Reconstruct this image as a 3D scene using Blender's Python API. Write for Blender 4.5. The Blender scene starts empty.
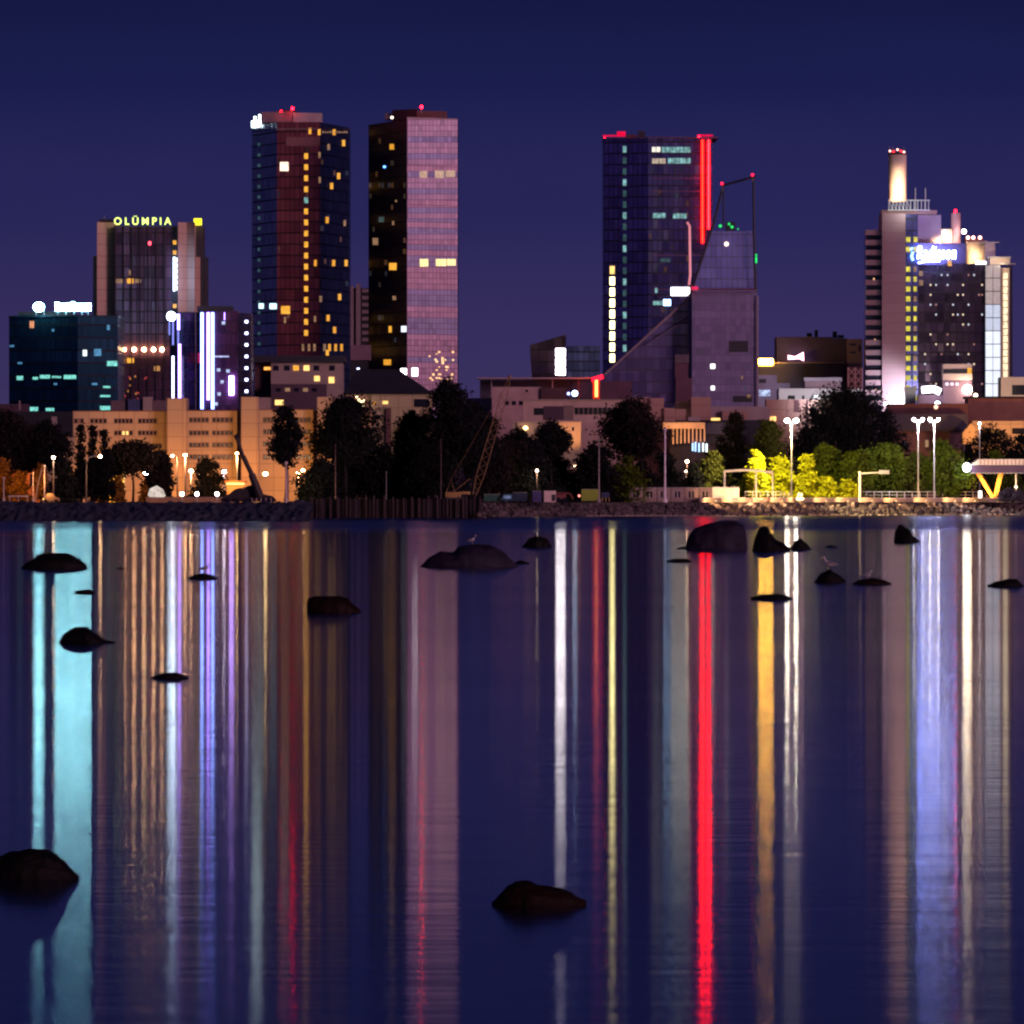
import bpy, bmesh, math, random
from mathutils import Vector, noise, Matrix
random.seed(7)
scn = bpy.context.scene
COL = scn.collection
S, CZ, YH = 8000.0, 3.5, 500.0      # focal length in pixels, eye height above the water, picture row of the horizon
LAND = 3.0

def W(px, py, Y):                    # a point of the world at distance Y
    return Vector(((px-512)*Y/S, Y, CZ+(YH-py)*Y/S))
def lin(c):
    return tuple((v/255/12.92) if v/255 <= .04045 else ((v/255+.055)/1.055)**2.4 for v in c)

# ------------------------------------------------------------------ materials
class NT:
    def __init__(s, m): s.t = m.node_tree; s.n = s.t.nodes; s.l = s.t.links
    def node(s, typ, **k):
        x = s.n.new(typ)
        for a, v in k.items(): setattr(x, a, v)
        return x
    def link(s, a, b): s.l.new(a, b)
    def math(s, op, a, b=None, c=None):
        x = s.n.new('ShaderNodeMath'); x.operation = op
        for i, v in enumerate((a, b, c)):
            if v is None: continue
            if isinstance(v, (int, float)): x.inputs[i].default_value = v
            else: s.l.new(v, x.inputs[i])
        return x.outputs[0]
    def mixc(s, f, a, b, bt='MIX'):
        x = s.n.new('ShaderNodeMix'); x.data_type = 'RGBA'; x.blend_type = bt
        for i, v in ((0, f), (6, a), (7, b)):
            if isinstance(v, (int, float)): x.inputs[i].default_value = v
            elif isinstance(v, tuple): x.inputs[i].default_value = (*v[:3], 1)
            else: s.l.new(v, x.inputs[i])
        return x.outputs[2]
def newmat(name):
    m = bpy.data.materials.new(name); m.use_nodes = True
    nt = NT(m); p = nt.n['Principled BSDF']
    return m, nt, p
_mc = {}
def surf(name, col, rough=.7, metal=0, scale=.25, var=.25, streak=False, spec=.4, bump=0):
    """weathered plain surface: two noises vary its colour and roughness"""
    if name in _mc: return _mc[name]
    m, nt, p = newmat(name)
    tc = nt.node('ShaderNodeTexCoord')
    mp = nt.node('ShaderNodeMapping'); nt.link(tc.outputs['Object'], mp.inputs[0])
    mp.inputs['Scale'].default_value = (1, 1, .15) if streak else (1, 1, 1)
    n1 = nt.node('ShaderNodeTexNoise'); n1.inputs['Scale'].default_value = scale; n1.inputs['Detail'].default_value = 6
    n2 = nt.node('ShaderNodeTexNoise'); n2.inputs['Scale'].default_value = scale*9; n2.inputs['Detail'].default_value = 3
    nt.link(mp.outputs[0], n1.inputs['Vector']); nt.link(mp.outputs[0], n2.inputs['Vector'])
    f = nt.math('ADD', nt.math('MULTIPLY', n1.outputs[0], .7), nt.math('MULTIPLY', n2.outputs[0], .3))
    f = nt.math('MULTIPLY_ADD', nt.math('SUBTRACT', f, .5), 2.2, .5)
    lo = tuple(c*(1-var) for c in col); hi = tuple(min(1, c*(1+var)) for c in col)
    nt.link(nt.mixc(f, lo, hi), p.inputs['Base Color'])
    p.inputs['Roughness'].default_value = rough; p.inputs['Metallic'].default_value = metal
    p.inputs['Specular IOR Level'].default_value = spec
    if bump:
        b = nt.node('ShaderNodeBump'); b.inputs['Strength'].default_value = bump; b.inputs['Distance'].default_value = .3
        nt.link(n2.outputs[0], b.inputs['Height']); nt.link(b.outputs[0], p.inputs['Normal'])
    _mc[name] = m; return m
def glow(name, col, strength, var=0.0, scale=.6):
    if 0 < var: scale *= 1.6
    if name in _mc: return _mc[name]
    m, nt, p = newmat(name)
    p.inputs['Base Color'].default_value = (.02, .02, .02, 1); p.inputs['Roughness'].default_value = .3
    p.inputs['Emission Color'].default_value = (*col, 1); p.inputs['Emission Strength'].default_value = strength
    if var:
        tc = nt.node('ShaderNodeTexCoord'); n = nt.node('ShaderNodeTexNoise'); n.inputs['Scale'].default_value = scale
        n.inputs['Detail'].default_value = 2
        nt.link(tc.outputs['Object'], n.inputs['Vector'])
        f = nt.math('MULTIPLY_ADD', nt.math('SUBTRACT', n.outputs[0], .5), 4*var, 1)
        f = nt.math('MAXIMUM', nt.math('MULTIPLY', f, strength), strength*.15)
        nt.link(f, p.inputs['Emission Strength'])
    _mc[name] = m; return m
def curtain(name, glass, metal=.3, rough=.15, cw=1.6, ch=3.4, mull=(.02, .02, .03), mw=.12, mh=.25, var=.35, tilt=.03,
            alt=None, spec=.5, mullrough=.5):
    """curtain wall: glazing grid in metres on the face's own UV, each pane with its own tone and a slight tilt"""
    if name in _mc: return _mc[name]
    m, nt, p = newmat(name)
    uv = nt.node('ShaderNodeUVMap'); sp = nt.node('ShaderNodeSeparateXYZ'); nt.link(uv.outputs[0], sp.inputs[0])
    u = nt.math('DIVIDE', sp.outputs[0], cw); v = nt.math('DIVIDE', sp.outputs[1], ch)
    mask = nt.math('MAXIMUM', nt.math('LESS_THAN', nt.math('FRACT', u), mw/cw), nt.math('LESS_THAN', nt.math('FRACT', v), mh/ch))
    cell = nt.node('ShaderNodeCombineXYZ'); nt.link(nt.math('FLOOR', u), cell.inputs[0]); nt.link(nt.math('FLOOR', v), cell.inputs[1])
    wn = nt.node('ShaderNodeTexWhiteNoise'); wn.noise_dimensions = '2D'; nt.link(cell.outputs[0], wn.inputs['Vector'])
    row = nt.node('ShaderNodeTexWhiteNoise'); row.noise_dimensions = '1D'; nt.link(nt.math('FLOOR', v), row.inputs['W'])
    f = nt.math('ADD', nt.math('MULTIPLY', wn.outputs['Value'], .55), nt.math('MULTIPLY', row.outputs['Value'], .45))
    lo = tuple(c*(1-var) for c in glass); hi = tuple(min(1, c*(1+var)) for c in glass)
    c = nt.mixc(f, lo, hi)
    if alt: c = nt.mixc(nt.math('GREATER_THAN', row.outputs['Value'], .5), c, nt.mixc(f, tuple(x*(1-var) for x in alt), alt))
    nt.link(nt.mixc(mask, c, mull), p.inputs['Base Color'])
    nt.link(nt.math('MULTIPLY_ADD', mask, mullrough-rough, rough), p.inputs['Roughness'])
    nt.link(nt.math('MULTIPLY', nt.math('SUBTRACT', 1, mask), metal), p.inputs['Metallic'])
    p.inputs['Specular IOR Level'].default_value = spec
    ge = nt.node('ShaderNodeNewGeometry')
    vm = nt.node('ShaderNodeVectorMath', operation='SUBTRACT'); nt.link(wn.outputs['Color'], vm.inputs[0]); vm.inputs[1].default_value = (.5, .5, .5)
    vs = nt.node('ShaderNodeVectorMath', operation='SCALE'); nt.link(vm.outputs[0], vs.inputs[0]); vs.inputs['Scale'].default_value = tilt*2
    va = nt.node('ShaderNodeVectorMath', operation='ADD'); nt.link(ge.outputs['Normal'], va.inputs[0]); nt.link(vs.outputs[0], va.inputs[1])
    vn = nt.node('ShaderNodeVectorMath', operation='NORMALIZE'); nt.link(va.outputs[0], vn.inputs[0])
    nt.link(vn.outputs[0], p.inputs['Normal'])
    _mc[name] = m; return m
def leafmat(name, col, var=.5):
    if name in _mc: return _mc[name]
    m, nt, p = newmat(name)
    g = nt.node('ShaderNodeNewGeometry')
    lo = tuple(c*(1-var) for c in col); hi = tuple(c*(1+var) for c in col)
    nt.link(nt.mixc(g.outputs['Random Per Island'], lo, hi), p.inputs['Base Color'])
    p.inputs['Roughness'].default_value = .7; p.inputs['Specular IOR Level'].default_value = .1
    _mc[name] = m; return m

# ------------------------------------------------------------------ objects
def props(o, label=None, cat=None, group=None, kind=None):
    if label: o['label'] = label
    if cat: o['category'] = cat
    if group: o['group'] = group
    if kind: o['kind'] = kind
    return o
def root(name, loc, label, cat, group=None):
    o = bpy.data.objects.new(name, None); COL.objects.link(o); o.location = loc; o.empty_display_size = 1
    ORG[o.name] = Vector(loc)
    return props(o, label, cat, group)
ORG = {}
PW = {'sign_glow': 3.2, 'wall_lamp_light': 1.1, 'column_light': .8, 'unseen_hall_light': 2.0, 'yard_wash': .38, 'terrace_light': .4, 'chimney_flood': 2, 'drum_flood': 1.1,
      'slab_flood': 1.2, 'v_light': 1.4, 'bollard_fill': 13, 'entrance_light': 2, 'penthouse_light': 2, 'cabin_light': 5, 'wall_light': 2.4,
      'porch_light': 2.6, 'pipe_light': 2, 'railing_light': 2.4, 'neon_light': 3}
def origin_of(o):
    return ORG.get(o.name, Vector((0, 0, 0)))
class MB:
    """collects geometry in world coordinates, then links it as one mesh object"""
    def __init__(s): s.v = []; s.f = []; s.uv = {}; s.mi = {}
    def face(s, pts, uv=None, mi=0):
        b = len(s.v); s.v += [Vector(p) for p in pts]; k = len(s.f); s.f.append(list(range(b, b+len(pts))))
        if uv: s.uv[k] = uv
        if mi: s.mi[k] = mi
        return s
    def raw(s, vs, fs, mi=0):
        b = len(s.v); s.v += [Vector(p) for p in vs]
        for f in fs:
            if mi: s.mi[len(s.f)] = mi
            s.f.append([b+i for i in f])
        return s
    def hexa(s, a, mi=0):            # 8 corners: bottom 4 ccw seen from above, top 4
        return s.raw(a, [(0, 3, 2, 1), (4, 5, 6, 7), (0, 1, 5, 4), (1, 2, 6, 5), (2, 3, 7, 6), (3, 0, 4, 7)], mi)
    def box(s, x0, x1, y0, y1, z0, z1, mi=0):
        return s.hexa([(x0, y0, z0), (x1, y0, z0), (x1, y1, z0), (x0, y1, z0), (x0, y0, z1), (x1, y0, z1), (x1, y1, z1), (x0, y1, z1)], mi)
    def pbox(s, p0, p1, q0, q1, Y, d, mi=0):   # box given by picture columns p0..p1 and rows q0 (top)..q1 at distance Y, d deep
        a, b = W(p0, q1, Y), W(p1, q0, Y)
        return s.box(a.x, b.x, Y, Y+d, a.z, b.z, mi)
    def tube(s, pts, r, n=8, r1=None, caps=True):
        pts = [Vector(p) for p in pts]; r1 = r if r1 is None else r1
        rings = []
        for i, p in enumerate(pts):
            t = (pts[min(i+1, len(pts)-1)]-pts[max(i-1, 0)]).normalized()
            up = Vector((0, 0, 1)) if abs(t.z) < .9 else Vector((1, 0, 0))
            a = t.cross(up).normalized(); b = t.cross(a)
            rr = r if isinstance(r, (int, float)) else r[i]
            if isinstance(r, (int, float)): rr = r+(r1-r)*i/max(1, len(pts)-1)
            rings.append([p+a*math.cos(2*math.pi*k/n)*rr+b*math.sin(2*math.pi*k/n)*rr for k in range(n)])
        vs = [q for R in rings for q in R]; fs = []
        for i in range(len(rings)-1):
            for k in range(n):
                fs.append((i*n+k, i*n+(k+1) % n, (i+1)*n+(k+1) % n, (i+1)*n+k))
        if caps: fs += [tuple(range(n-1, -1, -1)), tuple(range((len(rings)-1)*n, len(rings)*n))]
        return s.raw(vs, fs)
    def ball(s, c, rx, ry=None, rz=None, nu=12, nv=8):
        ry = ry or rx; rz = rz or rx; c = Vector(c); vs = []; fs = []
        for j in range(nv+1):
            t = math.pi*j/nv
            for i in range(nu):
                a = 2*math.pi*i/nu
                vs.append(c+Vector((rx*math.sin(t)*math.cos(a), ry*math.sin(t)*math.sin(a), rz*math.cos(t))))
        for j in range(nv):
            for i in range(nu):
                fs.append((j*nu+i, (j+1)*nu+i, (j+1)*nu+(i+1) % nu, j*nu+(i+1) % nu))
        return s.raw(vs, fs)
    def cyl(s, c, r, z0, z1, n=24):
        return s.tube([(c[0], c[1], z0), (c[0], c[1], z1)], r, n)
    def build(s, name, mats, parent=None, smooth=False, label=None, kind=None):
        o0 = origin_of(parent) if parent else Vector((0, 0, 0))
        me = bpy.data.meshes.new(name)
        me.from_pydata([v-o0 for v in s.v], [], s.f)
        for m in (mats if isinstance(mats, (list, tuple)) else [mats]): me.materials.append(m)
        if s.uv:
            ul = me.uv_layers.new(name='UVMap')
            for k, uv in s.uv.items():
                for li, c in zip(me.polygons[k].loop_indices, uv): ul.data[li].uv = c
        for k, i in s.mi.items(): me.polygons[k].material_index = i
        if smooth:
            for p in me.polygons: p.use_smooth = True
        me.update()
        o = bpy.data.objects.new(name, me); COL.objects.link(o)
        if parent is not None: o.parent = parent
        if parent is not None: ORG[o.name] = o0
        if label: o['label'] = label
        if kind: o['kind'] = kind
        return o
def solo(o, label, cat, group=None):          # a thing of one mesh: origin moved to the base of the thing
    me = o.data; xs = [v.co for v in me.vertices]
    c = Vector((sum(v.x for v in xs)/len(xs), sum(v.y for v in xs)/len(xs), min(v.z for v in xs)))
    me.transform(Matrix.Translation(-c)); o.location = c
    return props(o, label, cat, group)

def prism(front, qt, parent, name, mats, depth=30, q0=None, Yref=None, roof=None, top_fn=None, facemats=None):
    """extruded plan. front = [(px, Y), ...] left to right; back edge is `depth` behind. rows measured at Yref."""
    Yr = Yref or min(f[1] for f in front)
    zt = CZ+(YH-qt)*Yr/S; zb = LAND-.5 if q0 is None else CZ+(YH-q0)*Yr/S
    P = [Vector(((px-512)*Y/S, Y, 0)) for px, Y in front]
    yb = max(f[1] for f in front)+depth
    P += [Vector((P[-1].x, yb, 0)), Vector((P[0].x, yb, 0))]
    m = MB(); n = len(P); ul = 0
    ms = mats if isinstance(mats, list) else [mats]
    for i in range(n):
        a, b = P[i], P[(i+1) % n]; L = (b-a).length
        m.face([(a.x, a.y, zb), (b.x, b.y, zb), (b.x, b.y, zt), (a.x, a.y, zt)], [(ul, 0), (ul+L, 0), (ul+L, zt-zb), (ul, zt-zb)],
               (facemats[i] if facemats and i < len(facemats) else 0))
        ul += L
    m.face([(p.x, p.y, zt) for p in P], [(p.x, p.y) for p in P], len(ms)-1 if roof else 0)
    m.face([(p.x, p.y, zb) for p in reversed(P)], [(0, 0)]*n)
    return m.build(name, ms, parent)

def onface(px, py, A, B, proud=0):
    """the point where column px / row py meets the wall between plan points A, B (px, Y)"""
    ax, ay = (A[0]-512)*A[1]/S, A[1]; bx, by = (B[0]-512)*B[1]/S, B[1]
    k = (px-512)/S
    dx, dy = bx-ax, by-ay
    den = dx-k*dy
    t = (k*ay-ax)/den if abs(den) > 1e-9 else 0
    Y = ay+t*dy; nx, ny = dy, -dx; L = math.hypot(nx, ny); nx /= L; ny /= L
    if ny > 0: nx, ny = -nx, -ny
    return Vector((ax+t*dx+nx*proud, Y+ny*proud, CZ+(YH-py)*Y/S))
def panel(mb, A, B, p0, p1, q0, q1, proud=.12, inset=.1):
    """a thin box standing `proud` of the wall"""
    f = [onface(p0, q1, A, B, proud), onface(p1, q1, A, B, proud), onface(p1, q0, A, B, proud), onface(p0, q0, A, B, proud)]
    b = [onface(p0, q1, A, B, -inset), onface(p1, q1, A, B, -inset), onface(p1, q0, A, B, -inset), onface(p0, q0, A, B, -inset)]
    L = (f[1]-f[0]).length; H = (f[3]-f[0]).length
    base = len(mb.v)
    mb.face(f, [(0, 0), (L, 0), (L, H), (0, H)])
    for i in range(4):
        j = (i+1) % 4
        mb.face([f[j], f[i], b[i], b[j]])
    return mb
def win(parent, A, B, p0, p1, q0, q1, mat, name='window', proud=.12, label=None):
    return panel(MB(), A, B, p0, p1, q0, q1, proud).build(name, mat, parent, label=label)
def panels(parent, A, B, lst, mat, name='window', proud=.12):
    """each rectangle of lst (p0,p1,q0,q1) is a part of its own"""
    for r in lst: win(parent, A, B, *r, mat, name, proud)

def text_mesh(body, px0, px1, q0, q1, Y, mat, parent, name='letter', shear=0, split=True, depth=.4, bold=.03):
    """real extruded letters facing the water; rows q0 (top) .. q1 (bottom) at distance Y"""
    cu = bpy.data.curves.new('lettering', 'FONT'); cu.body = body; cu.extrude = .1; cu.offset = bold; cu.shear = shear
    cu.space_character = 1.12 if shear else 1.55
    tmp = bpy.data.objects.new('lettering', cu); COL.objects.link(tmp)
    bpy.context.view_layer.update()
    me = bpy.data.meshes.new_from_object(tmp.evaluated_get(bpy.context.evaluated_depsgraph_get()))
    bpy.data.objects.remove(tmp)
    xs = [v.co.x for v in me.vertices]; ys = [v.co.y for v in me.vertices]
    a = W(px0, q1, Y); b = W(px1, q0, Y)
    x0, x1, y0, y1 = min(xs), max(xs), min(ys), max(ys)
    bm = bmesh.new(); bm.from_mesh(me); bpy.data.meshes.remove(me)
    for v in bm.verts:
        c = v.co
        v.co = Vector((a.x+(c.x-x0)/(x1-x0)*(b.x-a.x), Y-(depth/2)*(c.z/.1), a.z+(c.y-y0)/(y1-y0)*(b.z-a.z)))
    # islands -> letters
    bm.verts.ensure_lookup_table(); seen = set(); isl = []
    for v in bm.verts:
        if v.index in seen: continue
        st = [v]; comp = set()
        while st:
            w = st.pop()
            if w.index in comp: continue
            comp.add(w.index)
            for e in w.link_edges: st.append(e.other_vert(w))
        seen |= comp; isl.append(comp)
    groups = []
    for comp in isl:
        lo = min(bm.verts[i].co.x for i in comp); hi = max(bm.verts[i].co.x for i in comp)
        for g in groups:
            if split and min(hi, g[2])-max(lo, g[1]) > .35*min(hi-lo, g[2]-g[1]): g[0] |= comp; g[1] = min(lo, g[1]); g[2] = max(hi, g[2]); break
            if not split: g[0] |= comp; break
        else: groups.append([set(comp), lo, hi])
    out = []
    for g in groups:
        ids = sorted(g[0]); mp = {i: k for k, i in enumerate(ids)}
        vs = [bm.verts[i].co.copy() for i in ids]
        fs = [[mp[v.index] for v in f.verts] for f in bm.faces if f.verts[0].index in g[0]]
        out.append(MB().raw(vs, fs).build(name, mat, parent))
    bm.free(); return out

def lamp_light(name, loc, power, col, parent=None, radius=.6, spot=None, target=None, size=None):
    # unseen spots added for lighting, landwards by default to keep streaks off the water
    power *= PW.get(name, 4.0)
    if target is None: target = Vector(loc)+Vector((0, 1, -.15))
    if size is None: size = 135
    spot = True
    d = bpy.data.lights.new(name, 'SPOT'); d.energy = power; d.color = col; d.shadow_soft_size = radius
    if spot: d.spot_size = math.radians(size); d.spot_blend = .6
    o = bpy.data.objects.new(name, d); COL.objects.link(o); o.location = loc
    if target is not None: o.rotation_euler = (Vector(target)-Vector(loc)).to_track_quat('-Z', 'Y').to_euler()
    if parent is not None:
        o.parent = parent; o.location = Vector(loc)-origin_of(parent)
    return o

# ------------------------------------------------------------------ palette
ORANGE = (1, .42, .1); WARM = (1, .66, .32); WHITE = (1, .93, .86); COOL = (.75, .88, 1)
M_conc = surf('pale_concrete', (.36, .27, .25), .8, streak=True, var=.12)
M_mauve = surf('mauve_stone', (.33, .25, .28), .75, streak=True, var=.15)
M_dark = surf('dark_cladding', (.035, .033, .045), .6)
M_roofd = surf('dark_roofing', (.03, .03, .045), .8)
M_steel = surf('painted_steel', (.35, .33, .32), .5)
M_white = surf('white_render', (.6, .58, .56), .7, var=.1)
M_orangew = curtain('sandy_wall_panels', (.42, .33, .23), 0, .85, 3.4, 3.0, (.27, .20, .15), .16, .14, .10, 0, spec=.2, mullrough=.85)
M_brickpink = curtain('pink_plaster', (.40, .24, .21), 0, .85, 5.5, 3.2, (.28, .16, .15), .2, .2, .12, 0, spec=.2, mullrough=.85)
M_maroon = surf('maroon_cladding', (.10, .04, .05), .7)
M_metal = surf('grey_metal', (.2, .2, .21), .4, metal=.6)
M_bark = surf('bark', (.015, .012, .011), .9)
M_wdark = surf('dark_window_glass', (.012, .012, .02), .15, spec=.6)
G_red = glow('red_beacon', (1, .002, .006), 75)
G_yel = glow('yellow_room_light', (1, .45, .05), 1.05, .35, .9)
G_yelb = glow('bright_yellow_room_light', (1, .6, .18), 1.7, .3)
G_dim = glow('dim_room_light', (1, .55, .3), .28, .5)
G_teal = glow('teal_room_light', (.35, .75, .75), .5, .8, .5)
G_tealdim = glow('dim_teal_room_light', (.2, .5, .55), .14, .6, .5)
G_whitew = glow('white_room_light', (1, .97, .92), 3, .2)

# ------------------------------------------------------------------ world: blue hour
w = bpy.data.worlds.new('World'); scn.world = w; w.use_nodes = True
nt = NT(w); bg = nt.n['Background']
tc = nt.node('ShaderNodeTexCoord'); sp = nt.node('ShaderNodeSeparateXYZ'); nt.link(tc.outputs['Generated'], sp.inputs[0])
el = nt.math('MAXIMUM', sp.outputs[2], 0)
cr = nt.node('ShaderNodeValToRGB'); cr.color_ramp.interpolation = 'EASE'
nt.link(nt.math('POWER', el, .5), cr.inputs[0])
stops = [(0, (64, 53, 96)), (.10, (60, 51, 94)), (.141, (54, 46, 92)), (.20, (38, 37, 86)), (.235, (25, 29, 74)), (.25, (21, 25, 67)), (.34, (26, 30, 80)), (.6, (18, 23, 68)), (1, (9, 11, 38))]
el_ = cr.color_ramp.elements
el_[0].position = 0; el_[0].color = (*lin(stops[0][1]), 1); el_[1].position = 1; el_[1].color = (*lin(stops[-1][1]), 1)
for p, c in stops[1:-1]:
    e = el_.new(p); e.color = (*lin(c), 1)
# afterglow of the sunset, low over the right-hand side behind the camera
dt = nt.node('ShaderNodeVectorMath', operation='DOT_PRODUCT'); nt.link(tc.outputs['Generated'], dt.inputs[0]); dt.inputs[1].default_value = Vector((.92, -.38, 0)).normalized()
az = nt.math('POWER', nt.math('MAXIMUM', dt.outputs['Value'], 0), 7.0)
fall = nt.math('EXPONENT', nt.math('MULTIPLY', el, -7.0))
gl = nt.math('MULTIPLY', az, fall)
bgc = nt.mixc(gl, (0, 0, 0), (.82, .37, .52))
bgs = nt.node('ShaderNodeMix', data_type='RGBA', blend_type='ADD'); bgs.inputs[0].default_value = 1
smp = nt.node('ShaderNodeMapping'); smp.inputs['Scale'].default_value = (14, 14, 46); nt.link(tc.outputs['Generated'], smp.inputs[0])
sno = nt.node('ShaderNodeTexNoise'); sno.inputs['Scale'].default_value = 1; sno.inputs['Detail'].default_value = 4; nt.link(smp.outputs[0], sno.inputs['Vector'])
snf = nt.math('MULTIPLY_ADD', nt.math('SUBTRACT', sno.outputs[0], .5), .30, 1)
scl = nt.node('ShaderNodeVectorMath', operation='SCALE'); nt.link(cr.outputs[0], scl.inputs[0]); nt.link(snf, scl.inputs['Scale'])
nt.link(scl.outputs[0], bgs.inputs[6]); nt.link(bgc, bgs.inputs[7]); nt.link(bgs.outputs[2], bg.inputs[0]); bg.inputs[1].default_value = 1.0
# the last light of the sunset as a weak broad sun
sd = bpy.data.lights.new('afterglow_sun', 'SUN'); sd.energy = 1.0; sd.angle = math.radians(14); sd.color = (1, .52, .66)
so = bpy.data.objects.new('afterglow_sun', sd); COL.objects.link(so)
so.rotation_euler = Vector((-.62, .77, -.16)).to_track_quat('-Z', 'Y').to_euler()

# ------------------------------------------------------------------ camera
cd = bpy.data.cameras.new('camera'); cam = bpy.data.objects.new('camera', cd); COL.objects.link(cam); scn.camera = cam
cam.location = (0, 0, CZ); cam.rotation_euler = (math.pi/2, 0, 0)
cd.sensor_width = 36; cd.lens = 36*S/1024; cd.shift_y = -12/1024; cd.clip_start = 1; cd.clip_end = 30000
scn.view_settings.view_transform = 'Standard'; scn.view_settings.look = 'None'; scn.view_settings.exposure = 0; scn.view_settings.gamma = 1
scn.cycles.use_denoising = True; scn.cycles.pixel_filter_type = 'BLACKMAN_HARRIS'; scn.cycles.filter_width = 2.3
scn.cycles.max_bounces = 5; scn.cycles.diffuse_bounces = 2; scn.cycles.glossy_bounces = 4
scn.cycles.sample_clamp_indirect = 20; scn.cycles.sample_clamp_direct = 0
scn.cycles.caustics_reflective = True; scn.cycles.blur_glossy = 0

# ------------------------------------------------------------------ water and land
m, nt, p = newmat('sea_water')
p.inputs['Base Color'].default_value = (.004, .006, .02, 1); p.inputs['IOR'].default_value = 1.333
p.inputs['Specular IOR Level'].default_value = .5
p.inputs['Anisotropic'].default_value = .80
tg = nt.node('ShaderNodeCombineXYZ'); tg.inputs[1].default_value = 1; nt.link(tg.outputs[0], p.inputs['Tangent'])
tc = nt.node('ShaderNodeTexCoord')
def water_noise(sx, sy, detail=3):
    mp = nt.node('ShaderNodeMapping'); mp.inputs['Scale'].default_value = (sx, sy, 1); nt.link(tc.outputs['Object'], mp.inputs[0])
    n = nt.node('ShaderNodeTexNoise'); n.inputs['Scale'].default_value = 1; n.inputs['Detail'].default_value = detail
    nt.link(mp.outputs[0], n.inputs['Vector']); return n
nA = water_noise(.6, 2.2, 4); nB = water_noise(.012, .03); nC = water_noise(6, 3.0, 2)
nx = nt.math('MULTIPLY', nt.math('SUBTRACT', nC.outputs[0], .5), .014)
ny = nt.math('MULTIPLY', nt.math('SUBTRACT', nA.outputs[0], .5), .018)
cn = nt.node('ShaderNodeCombineXYZ'); nt.link(nx, cn.inputs[0]); nt.link(ny, cn.inputs[1]); cn.inputs[2].default_value = 1
vn = nt.node('ShaderNodeVectorMath', operation='NORMALIZE'); nt.link(cn.outputs[0], vn.inputs[0]); nt.link(vn.outputs[0], p.inputs['Normal'])
so3 = nt.node('ShaderNodeSeparateXYZ'); nt.link(tc.outputs['Object'], so3.inputs[0]); wy = so3.outputs[1]
def bandy(y0, w_, amt):
    d = nt.math('DIVIDE', nt.math('ABSOLUTE', nt.math('SUBTRACT', nt.math('MULTIPLY_ADD', nB.outputs[0], w_*.6, wy), y0)), w_)
    return nt.math('MULTIPLY', nt.math('MAXIMUM', nt.math('SUBTRACT', 1, d), 0), amt)
ro = nt.math('MULTIPLY_ADD', nB.outputs[0], .026, .060)
mr_ = nt.node('ShaderNodeMapRange'); mr_.interpolation_type = 'SMOOTHSTEP'; nt.link(nt.math('MULTIPLY_ADD', nB.outputs[0], 60, wy), mr_.inputs[0])
mr_.inputs[1].default_value = 870; mr_.inputs[2].default_value = 1080; mr_.inputs[3].default_value = 0; mr_.inputs[4].default_value = .09
ro = nt.math('ADD', ro, mr_.outputs[0])
for b3 in ((860, 14, .05),): ro = nt.math('ADD', ro, bandy(*b3))
nt.link(ro, p.inputs['Roughness'])
M_water = m
mb = MB(); mb.face([(-1500, -60, 0), (1500, -60, 0), (1500, 2600, 0), (-1500, 2600, 0)])
props(mb.build('water', M_water), kind='structure')

# shoreline (px, Y) of the top edge of the land; it recedes towards the right
SHORE = [(-400, 1352), (309, 1352), (309.5, 1556), (482, 1556), (482.5, 1662), (700, 1760), (1024, 1885), (1500, 2000)]
top = [Vector(((px-512)*Y/S, Y, LAND)) for px, Y in SHORE]
M_ground = surf('trodden_ground', (.05, .042, .035), .9, scale=.08, var=.35)
mb = MB()
far = [Vector((4000, 12000, LAND)), Vector((-4000, 12000, LAND)), Vector((-4000, 1352, LAND))]
mb.face(top+far[:2]+[far[2]])
n = len(top)
for i in range(n-1):
    a, b = top[i], top[i+1]
    mb.face([(a.x, a.y, -1.5), (b.x, b.y, -1.5), b, a])
props(mb.build('ground', M_ground), kind='structure')
# promenade road laid on the ground on the right
M_asph = surf('asphalt', (.06, .055, .05), .8, scale=.3)
mb = MB(); z = LAND+.004
mb.face([W(620, 0, 1760).xy.to_3d()+Vector((0, 0, z)), W(1200, 0, 1935).xy.to_3d()+Vector((0, 0, z)), W(1200, 0, 1950).xy.to_3d()+Vector((0, 0, z)), W(620, 0, 1775).xy.to_3d()+Vector((0, 0, z))])
props(mb.build('promenade_road', M_asph), kind='structure')
# left bank: a low rubble-faced slope
def noisy(v, sc, amp, seed=0):
    d = noise.noise_vector(Vector(v)*sc+Vector((seed, seed*.7, 0)))
    return Vector(v)+d*amp
M_bank = surf('dark_bank_stone', (.055, .06, .085), .75, scale=.4, var=.5, bump=.6)
mb = MB(); nx_, nz_ = 420, 9
vs = []; fs = []
for i in range(nx_+1):
    x = (-70+(311+70)*i/nx_-512)*1340/S
    for j in range(nz_+1):
        t = j/nz_
        y = 1333+t*19; zz = -.4+3.5*(t**.8)
        d = noise.noise_vector(Vector((x*.9, y*.9, zz*1.2)))
        d2 = noise.noise_vector(Vector((x*.3+9, y*.3, 0)))
        vs.append(Vector((x, y, zz))+d*.45+Vector((0, 0, d2.z*.35 if j > 1 else 0)))
for i in range(nx_):
    for j in range(nz_):
        a = i*(nz_+1)+j; fs.append((a, a+nz_+1, a+nz_+2, a+1))
mb.raw(vs, fs); props(mb.build('rocky_bank', M_bank), kind='structure')

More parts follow.
